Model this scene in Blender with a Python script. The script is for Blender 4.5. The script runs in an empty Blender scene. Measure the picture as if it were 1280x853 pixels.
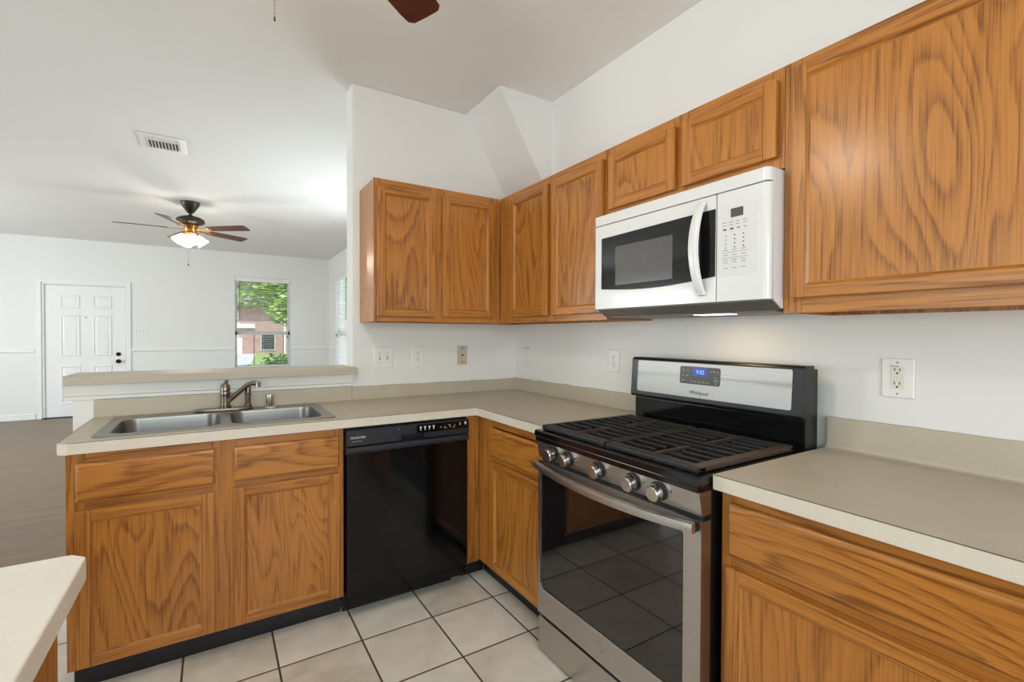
import bpy, bmesh, math, random
from mathutils import Vector, Matrix, noise as mnoise
random.seed(7)
C = bpy.context.scene.collection
SC = bpy.context.scene
R = math.radians

# ---------------------------------------------------------------- camera
cam = bpy.data.cameras.new('camera')
cam_o = bpy.data.objects.new('camera', cam); C.objects.link(cam_o)
CAM = Vector((-1.7897, -2.8254, 1.2943))
yaw, pitch, roll = R(32.0381), R(-0.7717), R(0.1942)
Rt = Vector((math.cos(yaw), -math.sin(yaw), 0))
Fw = Vector((math.sin(yaw)*math.cos(pitch), math.cos(yaw)*math.cos(pitch), math.sin(pitch)))
Up = Rt.cross(Fw)
r2 = Rt*math.cos(roll) + Up*math.sin(roll)
u2 = Up*math.cos(roll) - Rt*math.sin(roll)
mw = Matrix((r2, u2, -Fw)).transposed().to_4x4(); mw.translation = CAM
cam_o.matrix_world = mw
cam.sensor_width = 36.0; cam.lens = 594.9*36/1280; cam.clip_start = 0.02; cam.clip_end = 300
SC.camera = cam_o

# ---------------------------------------------------------------- world, sun, daylight, fill, exposure
SC.view_settings.view_transform = 'Standard'
SC.view_settings.look = 'None'
SC.view_settings.exposure = 0.08
SC.view_settings.gamma = 1.0
SC.view_settings.use_curve_mapping = False
SC.cycles.use_denoising = True
SC.cycles.max_bounces = 10
SC.cycles.diffuse_bounces = 6
SC.cycles.glossy_bounces = 5
SC.cycles.transparent_max_bounces = 16
SC.cycles.sample_clamp_indirect = 6.0
W = bpy.data.worlds.new('sky'); SC.world = W; W.use_nodes = True
wn = W.node_tree.nodes; wl = W.node_tree.links
sky = wn.new('ShaderNodeTexSky'); sky.sky_type = 'NISHITA'; sky.sun_disc = False
sky.sun_elevation = R(58); sky.sun_rotation = R(180)
wl.new(sky.outputs['Color'], wn['Background'].inputs['Color'])
wn['Background'].inputs['Strength'].default_value = 0.32

def light(name, kind, loc, energy, color=(1, 1, 1), rot=(0, 0, 0), size=None, size_y=None, radius=None):
    l = bpy.data.lights.new(name, kind); l.energy = energy; l.color = color
    if kind == 'AREA':
        l.shape = 'RECTANGLE'; l.size = size; l.size_y = size_y
    if radius is not None: l.shadow_soft_size = radius
    o = bpy.data.objects.new(name, l); C.objects.link(o); o.location = loc; o.rotation_euler = rot
    return o
sun = light('sun', 'SUN', (0, 0, 20), 3.9, (1, .96, .9), (R(32), 0, 0)); sun.data.angle = R(.6)
# area lamps outside the window glass: daylight at the side wall, added fill elsewhere
DAY = (.91, .965, 1.0)
light('fill_left', 'AREA', (-6.62, -1.6, 1.15), 58, DAY, (R(90), 0, R(-90)), 2.9, 2.0)  # added fill; this left-wall patio opening is invented for light
light('fill_back', 'AREA', (-2.0, -4.72, 1.45), 56, DAY, (R(90), 0, 0), 2.3, 1.4)  # added fill through an unseen back window put in for brightness
light('daylight_side', 'AREA', (.25, 2.2, 1.5), 62, DAY, (R(90), 0, R(90)), 1.7, 1.6)
light('daylight_side_far', 'AREA', (.25, 5.9, 1.5), 6, DAY, (R(90), 0, R(90)), .85, 1.6)
light('fill_living', 'AREA', (-6.62, 4.0, 1.45), 158, DAY, (R(90), 0, R(-90)), 2.2, 1.5)  # added fill at an invented living room window on the left

# ---------------------------------------------------------------- materials
def s2l(c):
    return tuple(((v/255)/12.92 if v/255 <= .04045 else ((v/255+.055)/1.055)**2.4) for v in c)
class NT:
    def __init__(s, name):
        s.m = bpy.data.materials.new(name); s.m.use_nodes = True
        s.n = s.m.node_tree.nodes; s.l = s.m.node_tree.links; s.b = s.n['Principled BSDF']
    def node(s, t, **kw):
        n = s.n.new(t)
        for k, v in kw.items(): setattr(n, k, v)
        return n
    def set(s, sock, v):
        if isinstance(v, bpy.types.NodeSocket): s.l.new(v, sock)
        else: sock.default_value = v
    def math(s, op, a, b=0.0, c=0.0):
        n = s.node('ShaderNodeMath', operation=op)
        s.set(n.inputs[0], a); s.set(n.inputs[1], b); s.set(n.inputs[2], c)
        return n.outputs[0]
    def vmath(s, op, a, b=(0, 0, 0)):
        n = s.node('ShaderNodeVectorMath', operation=op)
        s.set(n.inputs[0], a); s.set(n.inputs[1], b)
        return n.outputs[0]
    def noise(s, vec, scale, detail=2.0, dist=0.0, rough=.5):
        n = s.node('ShaderNodeTexNoise')
        if vec is not None: s.l.new(vec, n.inputs['Vector'])
        n.inputs['Scale'].default_value = scale; n.inputs['Detail'].default_value = detail
        n.inputs['Distortion'].default_value = dist; n.inputs['Roughness'].default_value = rough
        return n.outputs[0]
    def ramp(s, fac, stops):
        n = s.node('ShaderNodeValToRGB'); e = n.color_ramp.elements
        while len(e) < len(stops): e.new(.5)
        for i, (p, c) in enumerate(stops):
            e[i].position = p; e[i].color = tuple(c) + (1,)
        s.l.new(fac, n.inputs[0]); return n.outputs[0]
    def mix(s, fac, a, b, mode='MIX'):
        n = s.node('ShaderNodeMix', data_type='RGBA', blend_type=mode)
        s.set(n.inputs[0], fac)
        s.set(n.inputs[6], a if isinstance(a, bpy.types.NodeSocket) else tuple(a)+(1,))
        s.set(n.inputs[7], b if isinstance(b, bpy.types.NodeSocket) else tuple(b)+(1,))
        return n.outputs[2]
    def bump(s, h, strength=.1, dist=.002):
        n = s.node('ShaderNodeBump'); n.inputs['Strength'].default_value = strength
        n.inputs['Distance'].default_value = dist; s.l.new(h, n.inputs['Height'])
        s.l.new(n.outputs[0], s.b.inputs['Normal'])
    def coord(s, kind='Object'):
        return s.node('ShaderNodeTexCoord').outputs[kind]
    def p(s, **kw):
        for k, v in kw.items():
            k = {'color': 'Base Color', 'rough': 'Roughness', 'metal': 'Metallic', 'spec': 'Specular IOR Level', 'coat': 'Coat Weight', 'coatr': 'Coat Roughness', 'ecol': 'Emission Color', 'estr': 'Emission Strength'}[k]
            if isinstance(v, tuple) and len(v) == 3: v = v + (1,)
            s.set(s.b.inputs[k], v)
        return s
MAT = {}
def simple(name, col, rough=.5, metal=0.0, spec=.5, vary=.04, scale=30, bump=0, coat=0, estr=0, ecol=None):
    t = NT(name); c = s2l(col)
    nz = t.noise(t.coord(), scale, 3)
    lo = tuple(v*(1-vary) for v in c); hi = tuple(min(1, v*(1+vary)) for v in c)
    t.p(color=t.ramp(nz, [(.3, lo), (.7, hi)]), rough=rough, metal=metal, spec=spec, coat=coat)
    if bump: t.bump(nz, bump)
    if estr: t.p(ecol=s2l(ecol or col), estr=float(estr))
    MAT[name] = t.m; return t.m

def oak(name, axis, straight=False, light_c=(185, 120, 49), dark_c=(128, 74, 22)):
    t = NT(name)
    rnd = t.node('ShaderNodeObjectInfo').outputs['Random']
    comb = t.node('ShaderNodeCombineXYZ')
    t.set(comb.inputs[0], t.math('MULTIPLY', rnd, 17.0)); t.set(comb.inputs[1], t.math('MULTIPLY', rnd, 31.0)); t.set(comb.inputs[2], t.math('MULTIPLY', rnd, 11.0))
    base = t.vmath('ADD', t.coord(), comb.outputs[0])
    i = 'xyz'.index(axis)
    def st(k):
        v = [1.0, 1.0, 1.0]; v[i] = k; return t.vmath('MULTIPLY', base, tuple(v))
    if straight:
        v1 = t.noise(st(.035), 16, 1.5, .3); rings = 9.0
    else:
        v1 = t.noise(st(.20), 4.6, 1.4, .7, .4); rings = 17.0
    jit = t.noise(st(.10), 60, 2)
    ph = t.math('ADD', t.math('MULTIPLY', v1, rings), t.math('MULTIPLY', jit, .5))
    fr = t.math('FRACT', ph)
    figure = t.ramp(fr, [(0, (.0,)*3), (.07, (.06,)*3), (.22, (.42,)*3), (.5, (.8,)*3), (.85, (1,)*3), (1, (.1,)*3)])
    pores = t.ramp(t.noise(st(.022), 260, 2.5), [(.38, (0,)*3), (.54, (1,)*3)])
    tone = t.noise(st(.3), 4.0, 1)
    f = t.math('ADD', t.math('MULTIPLY', figure, .58), t.math('MULTIPLY', pores, .42))
    f = t.math('ADD', f, t.math('MULTIPLY', t.math('SUBTRACT', tone, .5), .7))
    f = t.math('ADD', f, t.math('MULTIPLY', t.math('SUBTRACT', rnd, .5), .18))
    L = s2l(light_c); D = s2l(dark_c)
    mid = tuple((a*.62+b*.38) for a, b in zip(L, D))
    col = t.ramp(f, [(.1, D), (.5, mid), (.95, L)])
    t.p(color=col, rough=.34, spec=.45, coat=.25, coatr=.22)
    t.bump(pores, .06, .0006)
    MAT[name] = t.m; return t.m
for ax in 'xyz':
    oak('oak_'+ax, ax); oak('oak_straight_'+ax, ax, True)

def plaster(name, col, b=.05):
    t = NT(name); c = t.coord()
    nz = t.noise(c, 90, 4); big = t.noise(c, 1.1, 2)
    cc = s2l(col)
    t.p(color=t.ramp(big, [(.3, tuple(v*.985 for v in cc)), (.7, cc)]), rough=.75, spec=.25)
    t.bump(nz, b, .0012); MAT[name] = t.m; return t.m
plaster('wall_paint', (232, 231, 229)); plaster('ceiling_paint', (234, 233, 231), .09)
simple('trim_paint', (236, 236, 234), .35, vary=.01)
simple('door_paint', (236, 235, 236), .4, vary=.01)

def tile_floor():
    t = NT('ceramic_tile'); P = .317
    c = t.coord(); sep = t.node('ShaderNodeSeparateXYZ'); t.l.new(c, sep.inputs[0])
    X = t.math('DIVIDE', t.math('ADD', sep.outputs[0], .631+P*40), P)
    Y = t.math('DIVIDE', t.math('ADD', sep.outputs[1], .803+P*40), P)
    def edge(v):
        f = t.math('FRACT', v); return t.math('MINIMUM', f, t.math('SUBTRACT', 1.0, f))
    d = t.math('MINIMUM', edge(X), edge(Y))
    cell = t.node('ShaderNodeCombineXYZ'); t.set(cell.inputs[0], t.math('FLOOR', X)); t.set(cell.inputs[1], t.math('FLOOR', Y))
    wnz = t.node('ShaderNodeTexWhiteNoise', noise_dimensions='3D'); t.l.new(cell.outputs[0], wnz.inputs['Vector'])
    n1 = t.noise(t.vmath('ADD', c, t.vmath('MULTIPLY', wnz.outputs['Color'], (9, 9, 9))), 5, 6, .6, .6)
    tone = t.math('ADD', n1, t.math('MULTIPLY', t.math('SUBTRACT', wnz.outputs['Value'], .5), .25))
    tile = t.ramp(tone, [(.25, s2l((202, 193, 178))), (.5, s2l((224, 216, 202))), (.75, s2l((237, 231, 220)))])
    g = t.ramp(d, [(.0095, (1, 1, 1)), (.0135, (0, 0, 0))])
    gf = t.math('MULTIPLY', g, 1.0)
    t.p(color=t.mix(gf, tile, s2l((66, 56, 48))), rough=t.math('ADD', t.math('MULTIPLY', gf, .5), .33), spec=.4)
    hgt = t.ramp(d, [(.008, (0,)*3), (.02, (1,)*3)])
    t.bump(hgt, .5, .002); MAT['ceramic_tile'] = t.m
tile_floor()
def wood_floor():
    t = NT('brown_floor'); c = t.coord()
    br = t.node('ShaderNodeTexBrick'); t.l.new(t.vmath('MULTIPLY', c, (1, 1, 1)), br.inputs['Vector'])
    br.inputs['Scale'].default_value = 1.0; br.inputs['Brick Width'].default_value = 1.2; br.inputs['Row Height'].default_value = .16
    br.inputs['Mortar Size'].default_value = .002; br.inputs['Color1'].default_value = s2l((122, 96, 74))+(1,)
    br.inputs['Color2'].default_value = s2l((104, 82, 62))+(1,); br.inputs['Mortar'].default_value = s2l((70, 54, 44))+(1,)
    g = t.noise(t.vmath('MULTIPLY', c, (.35, 3, 1)), 4, 6, 1.2, .65)
    col = t.mix(.55, br.outputs['Color'], t.ramp(g, [(.3, s2l((84, 64, 48))), (.7, s2l((140, 112, 88)))]))
    t.p(color=col, rough=.38, spec=.4); MAT['brown_floor'] = t.m
wood_floor()
def laminate(name, a, b):
    t = NT(name); c = t.coord()
    sp = t.noise(c, 420, 2); big = t.noise(c, 9, 3)
    col = t.mix(.35, t.ramp(sp, [(.35, s2l(a)), (.65, s2l(b))]), t.ramp(big, [(.3, s2l(a)), (.7, s2l(b))]))
    t.p(color=col, rough=.42, spec=.4); MAT[name] = t.m
laminate('laminate_beige', (178, 168, 150), (194, 184, 166))
laminate('laminate_edge', (206, 198, 182), (218, 210, 196))
laminate('laminate_beige_lit', (222, 216, 204), (232, 227, 217))  # island's copy of the beige laminate, brighter lighting put into the colour
simple('seam_dark', (92, 80, 62), .6)
def brushed(name, col, rough, axis, amt=.25, aniso=.4, arot=.25):
    t = NT(name); v = [140.0, 140.0, 140.0]; v['xyz'.index(axis)] = 2.0
    nz = t.noise(t.vmath('MULTIPLY', t.coord(), tuple(v)), 3, 3)
    c = s2l(col)
    t.p(color=t.ramp(nz, [(.3, tuple(x*.88 for x in c)), (.7, c)]), metal=1.0, rough=t.math('ADD', t.math('MULTIPLY', nz, amt*.4), rough))
    t.bump(nz, .03, .0005); t.b.inputs['Anisotropic'].default_value = aniso; t.b.inputs['Anisotropic Rotation'].default_value = arot
    MAT[name] = t.m
brushed('steel_y', (194, 190, 186), .3, 'y'); brushed('steel_face', (176, 173, 170), .40, 'y', .25, .6, 0.0); brushed('steel_x', (158, 156, 152), .33, 'x')
simple('steel_knob', (214, 210, 204), .25, 1, vary=.03)
simple('chrome', (200, 198, 195), .12, 1, vary=.02)
simple('brushed_nickel', (132, 122, 114), .26, 1, vary=.04)
simple('black_enamel', (14, 14, 15), .12, vary=.1)
simple('black_plastic', (24, 24, 26), .35, vary=.1)
simple('black_gloss', (7, 7, 8), .1, vary=.1, spec=.35)
simple('black_navy', (32, 35, 42), .3, vary=.06)
simple('black_kick', (20, 22, 26), .4, vary=.1)
simple('cast_iron', (27, 25, 24), .5, vary=.25, scale=60, bump=.1)
simple('cast_iron_worn', (66, 50, 40), .5, vary=.3, scale=50, bump=.1)
simple('burner_metal', (70, 66, 62), .4, .8)
simple('oven_glass', (20, 18, 17), .04, vary=.1, spec=.9)
simple('range_side', (16, 16, 17), .35, vary=.1)
simple('display_grey', (60, 56, 54), .35, vary=.03)
simple('display_black', (8, 8, 14), .15)
simple('clock_blue', (60, 110, 255), .5, estr=3.5, ecol=(70, 120, 255))
simple('clock_back', (10, 16, 70), .3, estr=.35, ecol=(20, 40, 180))
simple('legend_white', (205, 205, 205), .5)
simple('legend_grey', (140, 138, 134), .5)
simple('legend_dark', (70, 68, 70), .5)
simple('appliance_white', (224, 224, 223), .22, vary=.01, coat=.3)
simple('panel_white', (216, 216, 215), .35, vary=.01)
simple('microwave_glass', (16, 15, 15), .08, vary=.1)
simple('microwave_screen', (84, 82, 80), .15, vary=.05)
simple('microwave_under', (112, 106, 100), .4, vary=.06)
simple('filter_mesh', (128, 118, 98), .4, .6, vary=.3, scale=300)
simple('lamp_lens', (255, 220, 160), .4, estr=6, ecol=(255, 214, 150))
simple('plate_white', (232, 231, 229), .35, vary=.01)
simple('plate_tan', (196, 186, 162), .4, vary=.02)
simple('plate_ivory', (226, 220, 206), .4, vary=.01)
simple('slot_dark', (40, 36, 34), .6)
simple('fan_bronze', (58, 50, 42), .38, .6, vary=.12)
simple('fan_brass', (176, 128, 70), .25, .9, vary=.08)
def blade_wood():
    t = NT('blade_wood'); c = t.coord()
    g = t.noise(t.vmath('MULTIPLY', c, (2, 40, 10)), 3, 4)
    t.p(color=t.ramp(g, [(.3, s2l((52, 22, 14))), (.7, s2l((92, 42, 26)))]), rough=.3, spec=.5); MAT['blade_wood'] = t.m
blade_wood()
simple('shade_glass', (255, 246, 228), .4, estr=.95, ecol=(255, 240, 214))
simple('chain_metal', (150, 140, 125), .3, .9)
simple('vent_metal', (228, 227, 222), .45, vary=.02)
simple('vent_dark', (92, 90, 74), .8)
simple('door_hardware', (40, 36, 32), .3, .9)
simple('blind_white', (232, 232, 230), .45, vary=.02)
simple('window_vinyl', (214, 214, 212), .4, vary=.02)
simple('cord_dark', (72, 66, 58), .6)
simple('brick_red', (150, 100, 88), .85)
simple('shingle', (140, 130, 124), .9, vary=.2)
simple('garage_white', (225, 222, 216), .6)
simple('house_glass', (54, 58, 62), .1)
simple('concrete', (196, 192, 186), .85, vary=.06, scale=3)
simple('grass', (136, 164, 84), .9, vary=.3, scale=14)
simple('leaf_tree', (172, 194, 100), .6, vary=.35, scale=2.2)
simple('leaf_shrub', (98, 126, 66), .6, vary=.35, scale=7)
simple('leaf_dark', (46, 62, 44), .6, vary=.3, scale=7)
simple('bark', (96, 80, 66), .9, vary=.2, scale=12)
def brick():
    t = NT('house_brick'); c = t.coord()
    sep = t.node('ShaderNodeSeparateXYZ'); t.l.new(c, sep.inputs[0]); cb = t.node('ShaderNodeCombineXYZ')
    t.l.new(sep.outputs[0], cb.inputs[0]); t.l.new(sep.outputs[2], cb.inputs[1])
    br = t.node('ShaderNodeTexBrick'); t.l.new(cb.outputs[0], br.inputs['Vector'])
    br.inputs['Scale'].default_value = 1; br.inputs['Brick Width'].default_value = .24; br.inputs['Row Height'].default_value = .08; br.inputs['Mortar Size'].default_value = .008
    br.inputs['Color1'].default_value = s2l((176, 130, 118))+(1,); br.inputs['Color2'].default_value = s2l((156, 112, 102))+(1,); br.inputs['Mortar'].default_value = s2l((190, 176, 164))+(1,)
    t.p(color=br.outputs['Color'], rough=.85); MAT['house_brick'] = t.m
brick()
def glass_pane():
    m = bpy.data.materials.new('window_glass'); m.use_nodes = True; n = m.node_tree.nodes; l = m.node_tree.links
    n.remove(n['Principled BSDF']); mixn = n.new('ShaderNodeMixShader'); tr = n.new('ShaderNodeBsdfTransparent'); gl = n.new('ShaderNodeBsdfGlossy'); fr = n.new('ShaderNodeFresnel')
    tr.inputs['Color'].default_value = (.96, .98, .97, 1); gl.inputs['Roughness'].default_value = .02; 
    geo = n.new('ShaderNodeNewGeometry'); mp = n.new('ShaderNodeMapRange')
    mp.inputs['To Min'].default_value = 1.35; mp.inputs['To Max'].default_value = 1/1.35
    l.new(geo.outputs['Backfacing'], mp.inputs['Value']); l.new(mp.outputs[0], fr.inputs['IOR'])
    l.new(fr.outputs[0], mixn.inputs[0]); l.new(tr.outputs[0], mixn.inputs[1]); l.new(gl.outputs[0], mixn.inputs[2]); l.new(mixn.outputs[0], n['Material Output'].inputs[0])
    MAT['window_glass'] = m
glass_pane()

# ---------------------------------------------------------------- mesh helpers
WL = {}
def XF(face, f):
    """(u, w, z) with w pointing out of the cabinet face -> world. A: faces -y, B: faces -x"""
    if face == 'A': return Matrix(((1, 0, 0, 0), (0, -1, 0, f), (0, 0, 1, 0), (0, 0, 0, 1)))
    return Matrix(((0, -1, 0, f), (1, 0, 0, 0), (0, 0, 1, 0), (0, 0, 0, 1)))
class MB:
    def __init__(s, M=None): s.bm = bmesh.new(); s.M = M
    def add(s, t, M=None):
        if M is not None: bmesh.ops.transform(t, matrix=M, verts=t.verts)
        me = bpy.data.meshes.new('tmp'); t.to_mesh(me); t.free(); s.bm.from_mesh(me); bpy.data.meshes.remove(me); return s
    def box(s, x0, y0, z0, x1, y1, z1, bev=0, seg=2, M=None):
        t = bmesh.new(); bmesh.ops.create_cube(t, size=1)
        for v in t.verts:
            v.co = Vector(((x0+x1)/2+v.co.x*(x1-x0), (y0+y1)/2+v.co.y*(y1-y0), (z0+z1)/2+v.co.z*(z1-z0)))
        if bev: bmesh.ops.bevel(t, geom=list(t.edges), offset=bev, segments=seg, profile=.5, affect='EDGES')
        return s.add(t, M)
    def prism(s, poly, axis, a, b, holes=(), M=None, bev=0, seg=2):
        """poly: 2D points in the two other axes (xyz order), extruded along axis a..b"""
        t = bmesh.new(); i = 'xyz'.index(axis); oth = [k for k in range(3) if k != i]
        def P(q, h):
            c = [0, 0, 0]; c[oth[0]] = q[0]; c[oth[1]] = q[1]; c[i] = h; return c
        edges = []
        for loop in [poly]+list(holes):
            vs = [t.verts.new(P(q, a)) for q in loop]
            edges += [t.edges.new((vs[k], vs[(k+1) % len(vs)])) for k in range(len(vs))]
        if holes: bmesh.ops.triangle_fill(t, edges=edges, use_beauty=True, use_dissolve=True)
        else: t.faces.new(list(t.verts))
        r = bmesh.ops.extrude_face_region(t, geom=list(t.faces))
        d = [0, 0, 0]; d[i] = b-a
        bmesh.ops.translate(t, verts=[g for g in r['geom'] if isinstance(g, bmesh.types.BMVert)], vec=d)
        bmesh.ops.recalc_face_normals(t, faces=list(t.faces))
        if bev: bmesh.ops.bevel(t, geom=[e for e in t.edges if len(e.link_faces) == 2 and e.calc_face_angle() > .5], offset=bev, segments=seg, profile=.5, affect='EDGES')
        return s.add(t, M)
    def cyl(s, p0, p1, r0, r1=None, seg=20, M=None):
        p0 = Vector(p0); p1 = Vector(p1); r1 = r0 if r1 is None else r1
        t = bmesh.new(); bmesh.ops.create_cone(t, cap_ends=True, segments=seg, radius1=r0, radius2=r1, depth=(p1-p0).length)
        q = Vector((0, 0, 1)).rotation_difference(p1-p0).to_matrix().to_4x4(); q.translation = (p0+p1)/2
        bmesh.ops.transform(t, matrix=q, verts=t.verts); return s.add(t, M)
    def lathe(s, prof, c=(0, 0, 0), seg=28, M=None, close=True):
        t = bmesh.new(); rings = []
        for r, z in prof:
            rings.append([t.verts.new((c[0]+r*math.cos(2*math.pi*k/seg), c[1]+r*math.sin(2*math.pi*k/seg), c[2]+z)) for k in range(seg)])
        for a, b in zip(rings, rings[1:]):
            for k in range(seg): t.faces.new((a[k], a[(k+1) % seg], b[(k+1) % seg], b[k]))
        if close:
            t.faces.new(rings[0][::-1]); t.faces.new(rings[-1])
        bmesh.ops.remove_doubles(t, verts=t.verts, dist=1e-6)
        return s.add(t, M)
    def tube(s, pts, rad, seg=12, M=None, flat=1.0):
        pts = [Vector(p) for p in pts]; n = len(pts); t = bmesh.new(); rings = []
        rs = rad if isinstance(rad, (list, tuple)) else [rad]*n; up = None
        for i, p in enumerate(pts):
            d = (pts[min(i+1, n-1)]-pts[max(i-1, 0)]).normalized()
            if up is None: up = d.orthogonal().normalized()
            up = (up-d*up.dot(d)).normalized(); sd = d.cross(up)
            rings.append([t.verts.new(p+(up*math.cos(2*math.pi*k/seg)+sd*math.sin(2*math.pi*k/seg)*flat)*rs[i]) for k in range(seg)])
        for a, b in zip(rings, rings[1:]):
            for k in range(seg): t.faces.new((a[k], a[(k+1) % seg], b[(k+1) % seg], b[k]))
        t.faces.new(rings[0][::-1]); t.faces.new(rings[-1]); return s.add(t, M)
    def loft(s, loops, cap0=True, cap1=True, M=None):
        t = bmesh.new(); rr = [[t.verts.new(p) for p in l] for l in loops]
        for a, b in zip(rr, rr[1:]):
            for k in range(len(a)): t.faces.new((a[k], a[(k+1) % len(a)], b[(k+1) % len(a)], b[k]))
        if cap0: t.faces.new(rr[0][::-1])
        if cap1: t.faces.new(rr[-1])
        return s.add(t, M)
    def build(s, name, mat, parent=None, smooth=True, recalc=True):
        bm = s.bm
        if s.M is not None: bmesh.ops.transform(bm, matrix=s.M, verts=bm.verts)
        if recalc: bmesh.ops.recalc_face_normals(bm, faces=list(bm.faces))
        xs = [v.co for v in bm.verts]
        c = Vector(((min(v.x for v in xs)+max(v.x for v in xs))/2, (min(v.y for v in xs)+max(v.y for v in xs))/2, min(v.z for v in xs)))
        keep0 = name.startswith('floor')
        if keep0: c = Vector((0, 0, 0))
        bmesh.ops.translate(bm, verts=bm.verts, vec=-c)
        me = bpy.data.meshes.new(name); bm.to_mesh(me); bm.free()
        if smooth:
            me.polygons.foreach_set('use_smooth', [True]*len(me.polygons)); me.set_sharp_from_angle(angle=R(34))
        me.materials.append(MAT[mat])
        o = bpy.data.objects.new(name, me); C.objects.link(o)
        if smooth:
            wm = o.modifiers.new('weighted_normal', 'WEIGHTED_NORMAL'); wm.keep_sharp = True; wm.weight = 100
        WL[o] = c
        if parent is not None:
            o.parent = parent; o.location = c-WL[parent]
        else: o.location = c
        return o
def bx(name, mat, parent, b, bev=0, M=None, seg=2):
    return MB(M).box(*b, bev=bev, seg=seg).build(name, mat, parent)
def tag(o, label=None, cat=None, group=None, kind=None):
    if label: o['label'] = label
    if cat: o['category'] = cat
    if group: o['group'] = group
    if kind: o['kind'] = kind
    return o
def thing(name, loc, label, cat, group=None):
    o = bpy.data.objects.new(name, None); o.empty_display_size = .1; C.objects.link(o); o.location = loc; WL[o] = Vector(loc)
    return tag(o, label, cat, group)
def struct(o): o['kind'] = 'structure'; return o
def rrect(x0, y0, x1, y1, r, n=6):
    pts = []
    for cx, cy, a0 in ((x1-r, y1-r, 0), (x0+r, y1-r, 90), (x0+r, y0+r, 180), (x1-r, y0+r, 270)):
        for k in range(n+1):
            a = R(a0+90*k/n); pts.append((cx+r*math.cos(a), cy+r*math.sin(a)))
    return pts
def text(name, body, size, mat, parent, origin, right, up, extrude=.0004, align='LEFT', label=None):
    cu = bpy.data.curves.new(name, 'FONT'); cu.body = body; cu.size = size; cu.extrude = extrude; cu.align_x = align
    tmp = bpy.data.objects.new('tmp', cu); C.objects.link(tmp)
    dg = bpy.context.evaluated_depsgraph_get(); dg.update()
    me = bpy.data.meshes.new_from_object(tmp.evaluated_get(dg)); bpy.data.objects.remove(tmp)
    rt = Vector(right).normalized(); u = Vector(up).normalized(); nn = rt.cross(u)
    M = Matrix((rt, u, nn)).transposed().to_4x4(); M.translation = Vector(origin); me.transform(M)
    mb = MB(); mb.bm.from_mesh(me); bpy.data.meshes.remove(me)
    o = mb.build(name, mat, parent, smooth=False, recalc=False)
    return o

# ================================================================ SETTING
ZC = 2.74; XL = -6.5; YB = -4.6; YF = 6.967; XR = .11
struct(MB().box(XL, YB, -.1, .1, .06, 0).build('floor', 'ceramic_tile'))
struct(MB().box(XL, .06, -.1, XR+.1, YF, -.001).build('floor', 'brown_floor'))
struct(MB().box(XL-1.6, YB-1.6, ZC, XR+1.2, YF+.5, ZC+.12).build('ceiling', 'ceiling_paint'))  # overhang past the walls added to keep sun out of unseen windows
def rect(a0, b0, a1, b1): return [(a0, b0), (a1, b0), (a1, b1), (a0, b1)]
W1 = (-1.475, .685, -.575, 2.31)          # far window
DR = (-3.985, 0, -2.985, 2.055)            # entry door rough opening
far_outline = [(XL, 0), (DR[0], 0), (DR[0], DR[3]), (DR[2], DR[3]), (DR[2], 0), (XR+.12, 0), (XR+.12, ZC), (XL, ZC)]
struct(MB().prism(far_outline, 'y', YF, YF+.14, [rect(*W1)]).build('wall_far', 'wall_paint'))
W2 = (5.42, .685, 6.32, 2.34); W3 = (1.3, .685, 3.1, 2.34)
struct(MB().prism(rect(.068, 0, YF, ZC), 'x', XR, XR+.14, [rect(*W2), rect(*W3)]).build('wall_side', 'wall_paint'))
struct(MB().box(0, YB, 0, .12, .068, ZC).build('wall_right', 'wall_paint'))
W4 = (-3.2, .75, -.8, 2.2)
struct(MB().prism(rect(XL, 0, .12, ZC), 'y', YB-.14, YB, [rect(*W4)]).build('wall_back', 'wall_paint'))
W5 = (-3.1, .05, -.1, 2.1); W6 = (2.9, .7, 5.1, 2.2)
struct(MB().prism(rect(YB, 0, YF, ZC), 'x', XL-.14, XL, [rect(*W5), rect(*W6)]).build('wall_left', 'wall_paint'))
XA = -1.112
struct(MB().box(XA, 0, 0, XR, .136, ZC, bev=.006).build('wall_partition', 'wall_paint'))
struct(MB().box(-2.325, 0, 0, XA, .125, 1.064, bev=.003).build('wall_half', 'wall_paint'))
# sloped boxed-in chase in the corner above the cabinets
struct(MB().prism([(-.38, ZC), (0, ZC), (0, 2.13), (-.008, 2.13)], 'y', -.43, 0).build('trim_soffit', 'wall_paint'))

# trim: cap moulding under the bar, chair rails, baseboards
prof = [(0, .996), (-.010, .996), (-.012, 1.010), (-.020, 1.016), (-.022, 1.030), (-.034, 1.046), (-.036, 1.064), (0, 1.064)]
struct(MB().prism(prof, 'x', -2.352, XA-.001).prism([(-2.325-.0+p[0]*.8, p[1]) for p in prof], 'y', -.0, .125).build('trim_1', 'trim_paint'))
cr = [(0, .995), (-.012, 1.0), (-.02, 1.02), (-.012, 1.04), (-.016, 1.052), (0, 1.058)]
def rail(name, axis, at, a, b, sgn=1):
    return struct(MB().prism([(at+sgn*p[0], p[1]) for p in cr], axis, a, b).build(name, 'trim_paint'))
rail('trim_2', 'x', YF, XL, -4.06); rail('trim_3', 'x', YF, -2.93, W1[0]-.02); rail('trim_4', 'x', YF, W1[2]+.02, XR)
rail('trim_5', 'y', XR, W2[3]+4.0, YF-.02); rail('trim_6', 'y', XR, W3[2]+.02, W2[0]-.02)
struct(MB().box(XL, YF-.014, 0, -4.06, YF, .085, bev=.004).build('baseboard_far', 'trim_paint'))
struct(MB().box(-2.93, YF-.014, 0, XR, YF, .085, bev=.004).build('baseboard_far', 'trim_paint'))
struct(MB().box(XR-.014, .14, 0, XR, YF-.015, .085, bev=.004).build('baseboard_side', 'trim_paint'))
struct(MB().box(XL, YB+.01, 0, XL+.014, W5[0]-.05, .085, bev=.004).build('baseboard_left', 'trim_paint'))

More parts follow.
